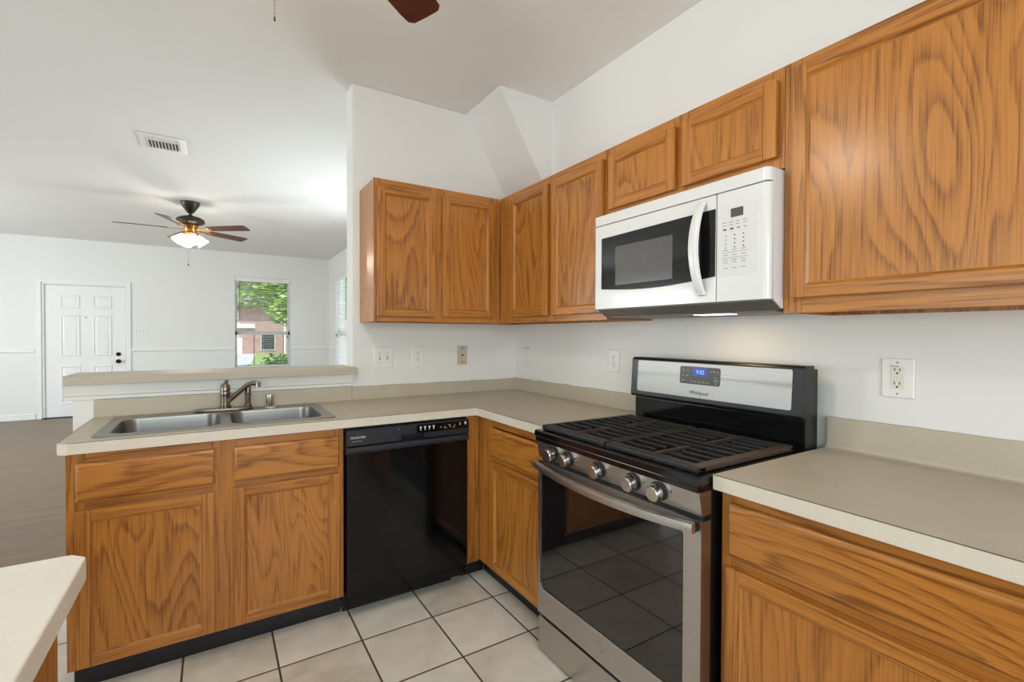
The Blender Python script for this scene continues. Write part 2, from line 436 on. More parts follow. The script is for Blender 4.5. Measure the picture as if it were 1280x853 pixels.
# windows
def window(name, axis, at, w, muntin=True, sgn=1):
    a0, z0, a1, z1 = w; d0 = at+sgn*.07; d1 = at+sgn*.12
    def B(m, p0, q0, p1, q1, e0, e1):
        if axis == 'y': m.box(p0, min(e0, e1), q0, p1, max(e0, e1), q1)
        else: m.box(min(e0, e1), p0, q0, max(e0, e1), p1, q1)
    m = MB(); t = .035; zm = (z0+z1)/2-.19 if muntin else (z0+z1)/2
    B(m, a0, z0, a0+t, z1, d0, d1); B(m, a1-t, z0, a1, z1, d0, d1); B(m, a0, z0, a1, z0+t, d0, d1); B(m, a0, z1-t, a1, z1, d0, d1)
    B(m, a0, zm-.03, a1, zm+.03, d0, d1)
    o = struct(m.build(name, 'window_vinyl'))
    if muntin:
        m = MB(); B(m, a0+.34*(a1-a0)-.006, z0+t, a0+.34*(a1-a0)+.006, zm-.03, d0+sgn*.030, d0+sgn*.04)
        m.build('muntin', 'cord_dark', o)  # vinyl bar seen in shadow; that shade is put into the dark colour
    m = MB(); B(m, a0+t*.5, z0+t*.5, a1-t*.5, z1-t*.5, d0+sgn*.02, d0+sgn*.024); m.build('pane', 'window_glass', o)
    m = MB(); B(m, a0-.03, z0-.03, a1+.03, z0-.001, at-sgn*.03, at+sgn*.07); m.build('window_sill', 'trim_paint', o)
    return o
window('window_1', 'y', YF, W1); window('window_2', 'x', XR, W2); window('window_3', 'x', XR, W3, False)
window('added_window_4', 'y', YB, W4, False, -1); window('added_window_5', 'x', XL, W5, False, -1); window('added_window_6', 'x', XL, W6, False, -1)  # unseen windows added to light the room

# entry door with six raised panels
def entry_door():
    x0, x1 = -3.955, -3.0; yd = YF+.02
    d = struct(MB().box(x0, yd, .012, x1, yd+.045, 2.03, bev=.002).build('door_1', 'door_paint'))
    w = x1-x0; pw = .235
    cols = (x0+.17, x1-.17-pw)
    for cx in cols:
        for z0, z1 in ((.2, .79), (.94, 1.58), (1.68, 1.88)):
            m = MB(); yo = yd
            L = [[(cx, yo, z0), (cx+pw, yo, z0), (cx+pw, yo, z1), (cx, yo, z1)]]
            for ins, dep in ((.006, -.010), (.020, -.012), (.032, -.001), (.05, -.009), (.06, -.010)):
                L.append([(cx+ins, yo+dep, z0+ins), (cx+pw-ins, yo+dep, z0+ins), (cx+pw-ins, yo+dep, z1-ins), (cx+ins, yo+dep, z1-ins)])
            m.loft(L, False, True); m.build('door_panel', 'door_paint', d)
    for z, nm in ((.845, 'knob'), (.96, 'deadbolt')):
        m = MB(Matrix.Translation((-3.09, yd, z)) @ Matrix.Rotation(R(90), 4, 'X'))
        if nm == 'knob': m.lathe([(.033, 0), (.033, .006), (.012, .012), (.012, .03), (.027, .042), (.03, .055), (.022, .066), (0, .068)])
        else: m.lathe([(.031, 0), (.031, .012), (.022, .02), (0, .021)])
        m.build(nm, 'door_hardware', d)
    MB(Matrix.Translation((-3.48, yd, 1.54)) @ Matrix.Rotation(R(90), 4, 'X')).lathe([(.009, 0), (.009, .005), (0, .005)]).build('peephole', 'door_hardware', d)
    for z in (.25, 1.02, 1.78): MB().cyl((x0-.004, yd-.006, z-.045), (x0-.004, yd-.006, z+.045), .007).build('hinge', 'vent_metal', d)
    cw = .055
    f = MB().prism([(DR[0]-cw, 0), (DR[0], 0), (DR[0], DR[3]), (DR[2], DR[3]), (DR[2], 0), (DR[2]+cw, 0), (DR[2]+cw, DR[3]+cw), (DR[0]-cw, DR[3]+cw)], 'y', YF-.018, YF-.0005, bev=.004)
    struct(f.build('trim_7', 'trim_paint'))
    j = MB().prism([(DR[0], 0), (x0-.002, 0), (x0-.002, 2.034), (x1+.004, 2.034), (x1+.004, 0), (DR[2], 0), (DR[2], DR[3]), (DR[0], DR[3])], 'y', YF, YF+.14)
    struct(j.build('trim_8', 'trim_paint'))
    struct(MB().box(DR[0], YF-.01, 0, DR[2], YF+.14, .012).build('trim_9', 'door_hardware'))
entry_door()

# ================================================================ CABINETS
def door(M, hx, parent, u0, u1, z0, z1, w=.0005, fw=.05, fh=.045):
    th = .02; e = .009
    d = MB(M).box(u0+fw-.004, w, z0+fh-.004, u1-fw+.004, w+.011, z1-fh+.004).build('door', 'oak_z', parent)
    for a, b in ((u0, u0+fw-e), (u1-fw+e, u1)): MB(M).box(a, w, z0, b, w+th, z1, bev=.003).build('stile', 'oak_straight_z', d)
    for a, b in ((z0, z0+fh-e), (z1-fh+e, z1)):
        MB(M).prism([(w, a), (w+th-.003, a), (w+th-.0003, a+.003), (w+th-.0003, b-.001), (w+th-.001, b), (w, b)], 'x', u0+fw-e+.0004, u1-fw+e-.0004).build('rail', 'oak_straight_'+hx, d)
    L = []
    for o, h in ((-e-.0005, .012), (-e, th-.0012), (-e+.001, th-.0006), (-e+.003, th-.0022), (-e+.005, th-.006), (-.001, th-.0085), (0, .0112)):
        L.append([(u0+fw+o, w+h, z0+fh+o), (u1-fw-o, w+h, z0+fh+o), (u1-fw-o, w+h, z1-fh-o), (u0+fw+o, w+h, z1-fh-o)])
    for k in range(4):
        t = MB(M)
        for A_, B_ in zip(L, L[1:]):
            t.bm.faces.new([t.bm.verts.new(p) for p in (A_[k], A_[(k+1) % 4], B_[(k+1) % 4], B_[k])])
        bmesh.ops.remove_doubles(t.bm, verts=t.bm.verts, dist=1e-6)
        t.build('moulding', 'oak_straight_'+(hx if k % 2 == 0 else 'z'), d)
    return d
def drawer(M, hx, parent, u0, u1, z0, z1, w=.0005, name='drawer'):
    b = .008
    m = MB(M)
    L = [[(u0, w, z0), (u1, w, z0), (u1, w, z1), (u0, w, z1)]]
    for i, h in ((0, .012), (.003, .016), (.008, .0195), (.012, .02)):
        L.append([(u0+i, w+h, z0+i), (u1-i, w+h, z0+i), (u1-i, w+h, z1-i), (u0+i, w+h, z1-i)])
    m.loft(L); return m.build(name, 'oak_'+hx, parent)
def frame(M, hx, parent, stiles, rails, z0, z1, th=.019):
    """face frame behind the doors: stiles (u0,u1), rails (u0,u1,z0,z1); outer face at w = 0"""
    for a, b in stiles: MB(M).box(a, -th, z0, b, 0, z1, bev=.0012).build('face_stile', 'oak_straight_z', parent)
    for a, b, c, d in rails: MB(M).box(a+.0003, -th, c, b-.0003, -.0002, d, bev=.001).build('face_rail', 'oak_straight_'+hx, parent)
def carcass(M, parent, u0, u1, z0, z1, depth, top=True, bottom_lip=.0, mat='oak_z'):
    t = .014; w1 = -.0195; w0 = -depth
    MB(M).box(u0, w0, z0, u0+t, w1, z1).build('side_panel', mat, parent)
    MB(M).box(u1-t, w0, z0, u1, w1, z1).build('side_panel', mat, parent)
    MB(M).box(u0+t, w0, z0, u1-t, w0+.008, z1).build('back_panel', mat, parent)
    MB(M).box(u0+t, w0+.008, z0+bottom_lip, u1-t, w1, z0+bottom_lip+.014).build('bottom_panel', 'oak_straight_z', parent)
    if top: MB(M).box(u0+t, w0+.008, z1-.014, u1-t, w1, z1).build('top_panel', 'oak_straight_z', parent)
def toe(M, parent, u0, u1, w, z1=.10):
    return MB(M).box(u0, w-.012, .0, u1, w, z1).build('toe_kick', 'black_kick', parent)

# sink base
MA = XF('A', -.6)
t = thing('sink_base_cabinet', (-1.76, -.3, 0), 'oak sink base cabinet with two doors and two false drawers, left of the black dishwasher', 'cabinet', 'oak base cabinets')
carcass(MA, t, -2.232, -1.296, .10, .874, .578, top=False)
frame(MA, 'x', t, [(-2.232, -2.18), (-1.80, -1.715), (-1.335, -1.296)],
      [(-2.18, -1.80, .83, .874), (-1.715, -1.335, .83, .874), (-2.18, -1.80, .66, .71), (-1.715, -1.335, .66, .71), (-2.18, -1.80, .10, .145), (-1.715, -1.335, .10, .145)], .10, .874)
drawer(MA, 'x', t, -2.204, -1.789, .700, .838); drawer(MA, 'x', t, -1.727, -1.316, .698, .837)
door(MA, 'x', t, -2.205, -1.792, .111, .668); door(MA, 'x', t, -1.727, -1.317, .112, .672)
toe(MA, t, -2.225, -1.298, -.065)

# corner base cabinet between dishwasher and range
MBs = XF('B', -.6)
t = thing('corner_base_cabinet', (-.3, -.9, 0), 'narrow oak corner base cabinet with one drawer and one door, between dishwasher and gas range', 'cabinet', 'oak base cabinets')
MB(MA).box(-.678, -.019, .09, -.6005, 0, .874, bev=.0012).build('filler_strip', 'oak_straight_z', t)
carcass(MBs, t, -1.243, -.62, .10, .874, .578, top=False)
frame(MBs, 'y', t, [(-.742, -.6), (-1.243, -1.205)], [(-1.205, -.742, .83, .874), (-1.205, -.742, .655, .69), (-1.205, -.742, .10, .14)], .10, .874)
drawer(MBs, 'y', t, -1.222, -.747, .685, .826); door(MBs, 'y', t, -1.222, -.749, .120, .662)
toe(MBs, t, -1.243, -.54, -.065); MB(MA).box(-.678, -.077, 0, -.54, -.065, .09).build('toe_kick', 'black_kick', t)

# right base cabinet
RB0 = -3.32; RBM = -2.70  # far half is out of view, added so the dishwasher reflects dark oak
t = thing('right_base_cabinet', (-.3, -2.38, 0), 'oak base cabinet with a wide drawer, right of the gas range', 'cabinet', 'oak base cabinets')
carcass(MBs, t, RB0, -2.024, .10, .874, .578, top=False)
frame(MBs, 'y', t, [(-2.062, -2.024), (RBM-.04, RBM+.04), (RB0, RB0+.038)], [(RBM+.04, -2.062, .83, .874), (RBM+.04, -2.062, .655, .71), (RBM+.04, -2.062, .10, .14), (RB0+.038, RBM-.04, .83, .874), (RB0+.038, RBM-.04, .655, .71), (RB0+.038, RBM-.04, .10, .14)], .10, .874)
drawer(MBs, 'y', t, RBM+.02, -2.052, .70, .842); door(MBs, 'y', t, RBM+.02, -2.047, .115, .669); drawer(MBs, 'y', t, RB0+.025, RBM-.02, .70, .842); door(MBs, 'y', t, RB0+.025, RBM-.02, .115, .669)
toe(MBs, t, RB0, -2.024, -.065)

# upper cabinets
ZU0, ZU1 = 1.363, 2.125
MUA = XF('A', -.295); MUB = XF('B', -.295)
t = thing('upper_cabinet', (-.68, -.15, ZU0), 'oak two-door wall cabinet on the end wall above the two-gang switch plate', 'cabinet', 'oak wall cabinets')
carcass(MUA, t, -1.07, -.297, ZU0, ZU1, .293, bottom_lip=.012)
frame(MUA, 'x', t, [(-1.072, -1.035), (-.75, -.66), (-.37, -.297)], [(-1.035, -.75, 2.06, ZU1), (-.66, -.37, 2.06, ZU1), (-1.035, -.75, ZU0, 1.41), (-.66, -.37, ZU0, 1.41)], ZU0, ZU1)
door(MUA, 'x', t, -1.057, -.727, 1.390, 2.080); door(MUA, 'x', t, -.683, -.346, 1.395, 2.082)
t = thing('upper_cabinet', (-.15, -.7, ZU0), 'oak two-door wall cabinet in the corner, left of the white microwave', 'cabinet', 'oak wall cabinets')
carcass(MUB, t, -1.240, -.0015, ZU0, ZU1, .2935, bottom_lip=.012)
frame(MUB, 'y', t, [(-.47, -.296), (-.86, -.79), (-1.240, -1.205)], [(-.79, -.47, 2.06, ZU1), (-1.205, -.86, 2.06, ZU1), (-.79, -.47, ZU0, 1.41), (-1.205, -.86, ZU0, 1.41)], ZU0, ZU1)
door(MUB, 'y', t, -.81, -.440, 1.397, 2.085); door(MUB, 'y', t, -1.225, -.843, 1.394, 2.083)
t = thing('upper_cabinet', (-.15, -1.63, 1.81), 'short oak two-door wall cabinet directly above the white microwave', 'cabinet', 'oak wall cabinets')
carcass(MUB, t, -2.019, -1.2415, 1.812, ZU1, .2935)
frame(MUB, 'y', t, [(-1.285, -1.2415), (-1.67, -1.60), (-2.019, -1.98)], [(-1.60, -1.285, 2.06, ZU1), (-1.98, -1.67, 2.06, ZU1), (-1.60, -1.285, 1.812, 1.87), (-1.98, -1.67, 1.812, 1.87)], 1.812, ZU1)
door(MUB, 'y', t, -1.619, -1.262, 1.847, 2.084); door(MUB, 'y', t, -2.002, -1.651, 1.848, 2.088)
t = thing('upper_cabinet', (-.15, -2.38, ZU0), 'large oak wall cabinet with a wide glossy door, right of the white microwave', 'cabinet', 'oak wall cabinets')
carcass(MUB, t, RB0, -2.0205, ZU0, ZU1, .2935, bottom_lip=.012)
frame(MUB, 'y', t, [(-2.075, -2.0205), (RBM-.045, RBM+.045), (RB0, RB0+.05)], [(RBM+.045, -2.075, 2.06, ZU1), (RBM+.045, -2.075, ZU0, 1.42), (RB0+.05, RBM-.045, 2.06, ZU1), (RB0+.05, RBM-.045, ZU0, 1.42)], ZU0, ZU1)
door(MUB, 'y', t, RBM+.02, -2.050, 1.407, 2.098); door(MUB, 'y', t, RB0+.03, RBM-.02, 1.407, 2.098)

# ================================================================ COUNTERS
ZT = .914; ZE = .8745
def wavy(mb, axis, at0, at1, a, b, z0, z1, amp, n):
    """backsplash strip with an uneven paint line along its top"""
    L = []
    for k in range(n+1):
        p = a+(b-a)*k/n; zz = z1+amp*mnoise.noise(Vector((p*14, at0*5, 1.7)))+amp*.5*mnoise.noise(Vector((p*45, 3, 4)))
        if axis == 'x': L.append([(p, at0, z0), (p, at1, z0), (p, at1, zz), (p, at0, zz)])
        else: L.append([(at0, p, z0), (at1, p, z0), (at1, p, zz), (at0, p, zz)])
    mb.loft(L)
t = thing('countertop', (-1.2, -.3, ZE), 'beige laminate L-shaped countertop holding the double sink', 'countertop')
cl = .03
outer = [(-2.249, -.012), (-2.249, -.635+cl), (-2.249+cl*.3, -.635+cl*.3), (-2.249+cl, -.635), (-.635, -.635), (-.635, -1.2445), (-.003, -1.2445), (-.003, -.003), (-2.249, -.003)]
outer = [(-2.249, -.003)] + outer[1:]
outer = outer[:-1]
hole = rrect(-2.145, -.555, -1.345, -.085, .05, 4)
MB().prism(outer, 'z', ZE+.002, ZT, [hole], ).build('worktop', 'laminate_beige', t)
m = MB()
m.box(-2.2505+cl, -.6385, ZE, -.6365, -.6352, ZT-.0012, bev=.001).box(-.6385, -1.2445, ZE, -.6352, -.6352, ZT-.0012, bev=.001)
m.box(-2.2525, -.635+cl, ZE, -2.2492, -.003, ZT-.0012, bev=.001)
m.prism([(-2.2492, -.635+cl), (-2.2525, -.635+cl), (-2.2525+cl*.3, -.638+cl*.3), (-2.2492+cl, -.6385), (-2.2492+cl, -.6352), (-2.2492+cl*.3, -.6352+cl*.3)], 'z', ZE, ZT-.0012)
m.build('edge_band', 'laminate_edge', t)
m = MB().box(-2.249+cl, -.6365, ZT-.0014, -.6352, -.6340, ZT+.0003).box(-.6365, -1.2445, ZT-.0014, -.6340, -.6352, ZT+.0003).box(-2.2505, -.635+cl, ZT-.0014, -2.2480, -.003, ZT+.0003)
m.build('edge_seam', 'seam_dark', t)
m = MB(); wavy(m, 'x', -.0015, -.019, -2.25, -1.12, ZT, .993, .0, 4); wavy(m, 'x', -.0015, -.019, -1.118, -.0015, ZT, .990, .004, 60); wavy(m, 'y', -.0015, -.019, -.019, -1.2445, ZT, .996, .006, 60)
m.build('backsplash', 'laminate_beige', t)
t = thing('countertop', (-.3, -2.38, ZE), 'beige laminate countertop section right of the gas range', 'countertop')
MB().box(-.635, RB0, ZE+.002, -.003, -2.022, ZT, bev=.001).build('worktop', 'laminate_beige', t)
MB().box(-.6385, RB0, ZE, -.6352, -2.022, ZT-.0012, bev=.001).box(-.635, -2.0215, ZE, -.003, -2.0185, ZT-.0005).build('edge_band', 'laminate_edge', t)
MB().box(-.6365, RB0, ZT-.0014, -.6340, -2.022, ZT+.0003).build('edge_seam', 'seam_dark', t)
m = MB(); wavy(m, 'y', -.0015, -.019, -2.024, RB0, ZT, 1.019, .003, 50)
m.build('backsplash', 'laminate_beige', t)
MB().prism([(-.019, ZT), (-.034, ZT), (-.024, ZT+.004), (-.020, ZT+.013), (-.019, ZT+.014)], 'y', RB0, -2.022).build('cove', 'laminate_beige', t)

# raised bar ledge
tag(MB().prism([(-2.352, -.04), (-2.347, -.055), (-2.332, -.06), (-1.098, -.06), (-1.098, -.001), (-1.113, -.001), (-1.113, .235), (-2.352, .235)], 'z', 1.0655, 1.104, bev=.0025).build('bar_ledge', 'laminate_beige'),
    'beige laminate raised bar ledge on the white half wall behind the sink', 'bar top')

# island in the foreground
t = thing('kitchen_island', (-2.45, -2.5, 0), 'kitchen island with beige laminate top, its corner at the bottom left', 'island')
ch = .022
MB().prism([(-1.976-ch, -1.735), (-1.976, -1.735-ch), (-1.976, -3.35), (-2.95, -3.35), (-2.95, -1.735)], 'z', .872, .914, bev=.004, seg=3).build('worktop', 'laminate_beige_lit', t)
MB().box(-2.92, -3.32, .1, -2.004, -1.80, .8715, bev=.002).build('body', 'oak_straight_z', t)
MB().box(-2.88, -3.28, 0, -2.05, -1.85, .0995).build('toe_kick', 'black_kick', t)

# ================================================================ SINK, FAUCET
def sink():
    t = thing('kitchen_sink', (-1.747, -.32, ZT), 'stainless steel double-bowl drop-in sink in the beige countertop', 'sink')
    bowls = [(-2.128, -.535, -1.768, -.175), (-1.728, -.535, -1.365, -.175)]
    rim = rrect(-2.172, -.578, -1.318, -.058, .035, 5)
    hs = [rrect(*b, .055, 6) for b in bowls]
    MB().prism(rim, 'z', ZT+.0006, ZT+.004, hs, bev=.0012, seg=1).build('rim', 'steel_x', t)
    for b in bowls:
        def lp(ins, z, r): return [(x, y, z) for x, y in rrect(b[0]+ins, b[1]+ins, b[2]-ins, b[3]-ins, r, 6)]
        L = [lp(.0, ZT+.004, .055), lp(.003, ZT-.004, .055), lp(.008, ZT-.10, .055), lp(.014, ZT-.145, .055), lp(.03, ZT-.163, .06), lp(.055, ZT-.168, .06)]
        o = MB().loft(L, False, True).build('bowl', 'steel_x', t, recalc=True)
        cx = (b[0]+b[2])/2; cy = (b[1]+b[3])/2
        MB().lathe([(.055, 0), (.055, .003), (.04, .003), (.036, -.001), (0, -.001)], (cx, cy, ZT-.1675)).build('drain', 'chrome', o)
sink()
def faucet():
    z = ZT+.0045; y = -.115
    t = thing('kitchen_faucet', (-1.745, y, z), 'brushed nickel single-lever faucet on the sink deck', 'faucet')
    pl = [( -1.75+ .125*math.copysign(abs(math.cos(a))**.6, math.cos(a)), y+.03*math.copysign(abs(math.sin(a))**.8, math.sin(a))) for a in [2*math.pi*k/36 for k in range(36)]]
    MB().prism(pl, 'z', z, z+.014, bev=.005).build('base_plate', 'brushed_nickel', t)
    MB().lathe([(.026, 0), (.026, .006), (.021, .012), (.019, .055), (.022, .060), (.022, .075), (.019, .082), (0, .084)], (-1.745, y, z+.0142)).build('body', 'brushed_nickel', t)
    hd = MB().lathe([(.0215, 0), (.022, .01), (.019, .028), (.012, .036), (0, .038)], (-1.745, y, z+.096))
    hd.tube([(-1.745, y, z+.115), (-1.742, y+.012, z+.132), (-1.738, y+.028, z+.142)], [.010, .009, .008], 10)
    hd.build('lever', 'brushed_nickel', t)
    y2 = y-.02
    MB().tube([(-1.735, y-.008, z+.045), (-1.72, y-.012, z+.058), (-1.685, y-.022, z+.092), (-1.655, y-.03, z+.12), (-1.64, y-.034, z+.128), (-1.622, y-.038, z+.131), (-1.607, y-.041, z+.130)], [.011, .0115, .0115, .0115, .0115, .012, .0125], 14).build('spout', 'brushed_nickel', t)
    MB().cyl((-1.606, y-.041, z+.112), (-1.606, y-.041, z+.138), .0125, .0135).build('aerator', 'chrome', t)
    s = MB().lathe([(.017, 0), (.017, .01), (.0125, .016), (.0135, .05), (.0145, .09), (.011, .105), (0, .107)], (-1.648, y, z+.0142)).build('side_sprayer', 'brushed_nickel', t)
    MB().cyl((-1.648, y, z+.075), (-1.648, y, z+.079), .0152).build('sprayer_ring', 'black_plastic', s)
faucet()
t = thing('air_gap', (-1.548, -.10, ZT+.0045), 'small chrome air gap cap on the sink deck right of the faucet', 'sink fitting')
MB().lathe([(.022, 0), (.022, .004), (.019, .006), (.019, .058), (.0175, .064), (0, .066)], (-1.548, -.10, ZT+.0045)).build('cap', 'chrome', t)
MB().lathe([(.024, 0), (.024, .003), (.0225, .003)], (-1.548, -.10, ZT+.0042), close=True).build('flange', 'plate_white', t)

# ================================================================ DISHWASHER
def dishwasher():
    x0, x1 = -1.292, -.682
    t = thing('dishwasher', (-.987, -.33, 0), 'black built-in dishwasher between the oak sink base and the corner filler', 'dishwasher')
    bx('tub', 'black_plastic', t, (x0+.004, -.598, .105, x1-.004, -.03, .868))
    # door with a curved bottom pull lip under the control panel
    bx('door', 'black_gloss', t, (x0+.003, -.632, .108, x1-.003, -.599, .752), .003)
    p = [(-.599, .752), (-.640, .752), (-.648, .757), (-.650, .768), (-.642, .782), (-.630, .786), (-.599, .786)]
    MB().prism(p, 'x', x0+.002, x1-.002).build('door_lip', 'black_navy', t)
    # control panel with recessed grip
    def prism_yz(poly, a, b): return MB().prism(poly, 'x', a, b)
    g0, g1 = -1.042, -.925
    panel = MB()
    P = [(-.599, .787), (-.640, .787), (-.646, .792), (-.644, .856), (-.638, .862), (-.599, .862)]
    N = [(-.599, .787), (-.612, .787), (-.618, .812), (-.645, .818), (-.644, .856), (-.638, .862), (-.599, .862)]
    panel.prism(P, 'x', x0+.002, g0).prism(N, 'x', g0, g1).prism(P, 'x', g1, x1-.002)
    c = panel.build('control_panel', 'black_navy', t)
    MB().box(-.965, -.6466, .818, x1-.006, -.6448, .856).build('touch_panel', 'black_gloss', c)
    text('brand_text', 'FRIGIDAIRE', .0135, 'legend_white', c, (-1.276, -.6461, .823), (1, 0, 0), (0, 0, 1))
    MB().box(-1.266, -.6463, .809, -1.225, -.6455, .8115).build('model_line', 'legend_grey', c)
    xs = [-.945, -.923, -.900, -.878]
    for x in xs:
        MB().prism([(x-.006, .848), (x+.006, .848), (x+.002, .836), (x+.002, .829), (x-.002, .829), (x-.002, .836)], 'y', -.6474, -.6465).build('button_mark', 'legend_white', c)
    for x, z, w_, h in ((-.84, .835, .006, .006), (-.82, .833, .004, .012), (-.812, .829, .01, .003), (-.795, .842, .012, .003), (-.79, .835, .004, .010), (-.77, .829, .012, .003), (-.765, .838, .004, .010), (-.735, .842, .008, .014)):
        MB().box(x-w_/2, -.6474, z-h/2, x+w_/2, -.6465, z+h/2).build('cycle_mark', 'legend_grey', c)
    x = -.705
    MB().prism([(x-.006, .850), (x+.006, .850), (x+.003, .836), (x-.003, .836)], 'y', -.6474, -.6465).build('button_mark', 'legend_white', c)
    MB().cyl((-1.052, -.6462, .846), (-1.052, -.645, .846), .003).build('indicator', 'legend_grey', c)
    k = bx('kick_panel', 'black_kick', t, (x0+.003, -.545, 0, x1-.055, -.53, .1045), .002)
    MB().cyl((x1-.075, -.5465, .07), (x1-.075, -.5445, .07), .005).build('screw', 'legend_grey', k)
    bx('service_panel', 'black_gloss', t, (x0+.003, -.625, .055, x1-.008, -.600, .106), .003)
dishwasher()

# ================================================================ RANGE
def gas_range():
    y0, y1 = -2.008, -1.2465
    t = thing('gas_range', (-.37, (y0+y1)/2, 0), 'stainless steel and black freestanding gas range with five burners knobs', 'range')
    t['label'] = 'stainless steel and black freestanding gas range with five front knobs, below the microwave'
    bx('body', 'range_side', t, (-.628, y0, .03, -.085, y1, .893), .004)
    for a, b in ((-.6, y0+.05), (-.6, y1-.05), (-.13, y0+.05), (-.13, y1-.05)):
        MB().cyl((a, b, 0), (a, b, .03), .018, seg=12).build('foot', 'black_plastic', t)
    # cooktop pan
    ct = MB()
    L = []
    for ins, z in ((0, .888), (0, .906), (.004, .911), (.026, .912), (.034, .902), (.05, .899)):
        L.append([(-.690+ins, y0-.006+ins, z), (-.13-ins*.3, y0-.006+ins, z), (-.13-ins*.3, y1+.003-ins, z), (-.690+ins, y1+.003-ins, z)])
    ct.loft(L); ct.build('cooktop', 'black_enamel', t)
    bx('front_band', 'black_enamel', t, (-.688, y0-.001, .866, -.6285, y1, .8875), .004)
    # grates
    for k, (ga, gb) in enumerate(((y1-.018, (y0+y1)/2+.004), ((y0+y1)/2-.004, y0+.014))):
        z0, z1 = .913, .931
        gy0, gy1 = min(ga, gb), max(ga, gb); gx0, gx1 = -.668, -.170
        g = MB()
        g.box(gx0, gy0, z0, gx0+.040, gy1, z1, bev=.005).box(gx1-.022, gy0, z0, gx1, gy1, z1, bev=.004)
        if k == 0: g.box(gx0, gy1-.022, z0, gx1, gy1, z1, bev=.004).box(gx0+.04, gy0, z0+.004, gx1, gy0+.012, z1, bev=.003)
        else: g.box(gx0+.04, gy1-.012, z0+.004, gx1, gy1, z1, bev=.003)
        gr = g.build('grate', 'cast_iron', t)
        if k == 1: MB().box(gx0+.01, gy0, z0, gx1, gy0+.034, z1+.0008, bev=.005).build('side_bar', 'cast_iron_worn', gr)
        cy = (gy0+gy1)/2
        n = 8
        for i in range(n):
            x = gx0+.040+(i+.7)*(gx1-.022-gx0-.040)/(n+.4)
            near = min(abs(x-bxx) for bxx in (-.555, -.290))
            spans = [(gy0+.012, cy-.03), (cy+.03, gy1-.012)] if near < .055 else [(gy0+.012, gy1-.012)]
            for sa, sb in spans: MB().box(x-.0045, sa, z0+.004, x+.0045, sb, z1, bev=.002).build('grate_bar', 'cast_iron', gr)
        for cxx in (-.555, -.290):
            MB().box(cxx-.085, cy-.0045, z0+.006, cxx+.085, cy+.0045, z1+.001, bev=.002).build('cross_bar', 'cast_iron_worn', gr)
        for a in (gx0+.008, gx1-.012):
            for b in (gy0+.01, gy1-.01): MB().cyl((a, b, .9118), (a, b, .916), .006, seg=10).build('grate_foot', 'cast_iron', gr)
        MB().box(gx0+.04, (gy0+.006 if k == 0 else gy1-.010), z1-.002, gx1-.03, (gy0+.010 if k == 0 else gy1-.006), z1+.0012).build('seam_bar', 'cast_iron_worn', gr)
    for bx_, by_, rr in ((-.555, -1.437, .04), (-.29, -1.437, .034), (-.555, -1.817, .046), (-.29, -1.817, .034), (-.42, -1.627, .03)):
        bo = MB().lathe([(rr+.008, 0), (rr+.008, .004), (rr, .008), (rr, .010), (0, .010)], (bx_, by_, .8985)).build('burner', 'burner_metal', t)
        MB().lathe([(rr*.85, 0), (rr*.85, .006), (rr*.7, .009), (0, .009)], (bx_, by_, .9087)).build('burner_cap', 'cast_iron', bo)
    # front control panel (slightly raked stainless) with knobs
    MB().prism([(-.6285, .800), (-.668, .800), (-.680, .866), (-.6285, .866)], 'y', y0-.001, y1).build('control_panel', 'steel_y', t)
    slope = Vector((-.66, 0, .12)).normalized()
    for ky in (-1.350, -1.440, -1.608, -1.765, -1.868):
        nrm = Vector((-.066, 0, -.012)).normalized()
        c = Vector((-.6745, ky, .834))
        q = Vector((0, 0, 1)).rotation_difference(nrm).to_matrix().to_4x4(); q.translation = c
        MB(q).lathe([(.029, 0), (.029, .006), (.025, .008), (.0, .008)]).build('knob_skirt', 'black_plastic', t)
        kb = MB(q).lathe([(.0225, .0082), (.0245, .012), (.0235, .032), (.0215, .035), (0, .0355)]).build('knob', 'steel_knob', t)
        q2 = Matrix.Translation(c+nrm*.0355)
        MB().box(c.x+nrm.x*.0358-.0006, ky-.0012, .834-.0065+.006, c.x+nrm.x*.0358+.0006, ky+.0012, .834-.0065+.018).build('knob_mark', 'legend_dark', kb)
        MB().box(-.6795, ky-.048, .842, -.6765, ky-.043, .8445).build('legend_mark', 'legend_dark', t)
    bx('vent_slot', 'black_plastic', t, (-.655, y0+.004, .786, -.6285, y1-.004, .7995))
    # oven door
    yd0, yd1 = y0-.002, y1+.001
    win = rrect(yd0+.052, .268, yd1-.012, .752, .022, 5)
    d = MB().prism(rect(yd0, .166, yd1, .785), 'x', -.672, -.630, [win], ).build('oven_door', 'steel_y', t)
    MB().prism(rrect(yd0+.0525, .2685, yd1-.0125, .7515, .0215, 5), 'x', -.669, -.640).build('door_glass', 'oven_glass', d)
    bev = rrect(yd0+.052, .268, yd1-.012, .752, .022, 5); inn = rrect(yd0+.0555, .2715, yd1-.0155, .7485, .0185, 5)
    MB().prism(bev, 'x', -.6735, -.6692, [inn]).build('glass_trim', 'steel_knob', d)
    # curved handle
    hp = []; n = 24
    ha, hb = y1-.002, y0+.006
    L = []
    for k in range(n+1):
        s = k/n; yy = ha+(hb-ha)*s; bow = .030*(1-(2*s-1)**2)
        xo = -.700-bow; sag = -.010*(1-(2*s-1)**2)
        zt, zb = .787+sag, .755+sag
        L.append([(xo+.012, yy, zt), (xo, yy, zt-.004), (xo-.002, yy, (zt+zb)/2), (xo, yy, zb+.004), (xo+.012, yy, zb), (xo+.015, yy, (zt+zb)/2)])
    h = MB().loft(L)
    h.build('handle', 'steel_y', d)
    for yy in (ha-.016, hb+.0005): MB().box(-.7005, yy, .758, -.6735, yy+.014, .784, bev=.003).build('handle_mount', 'black_plastic', d)
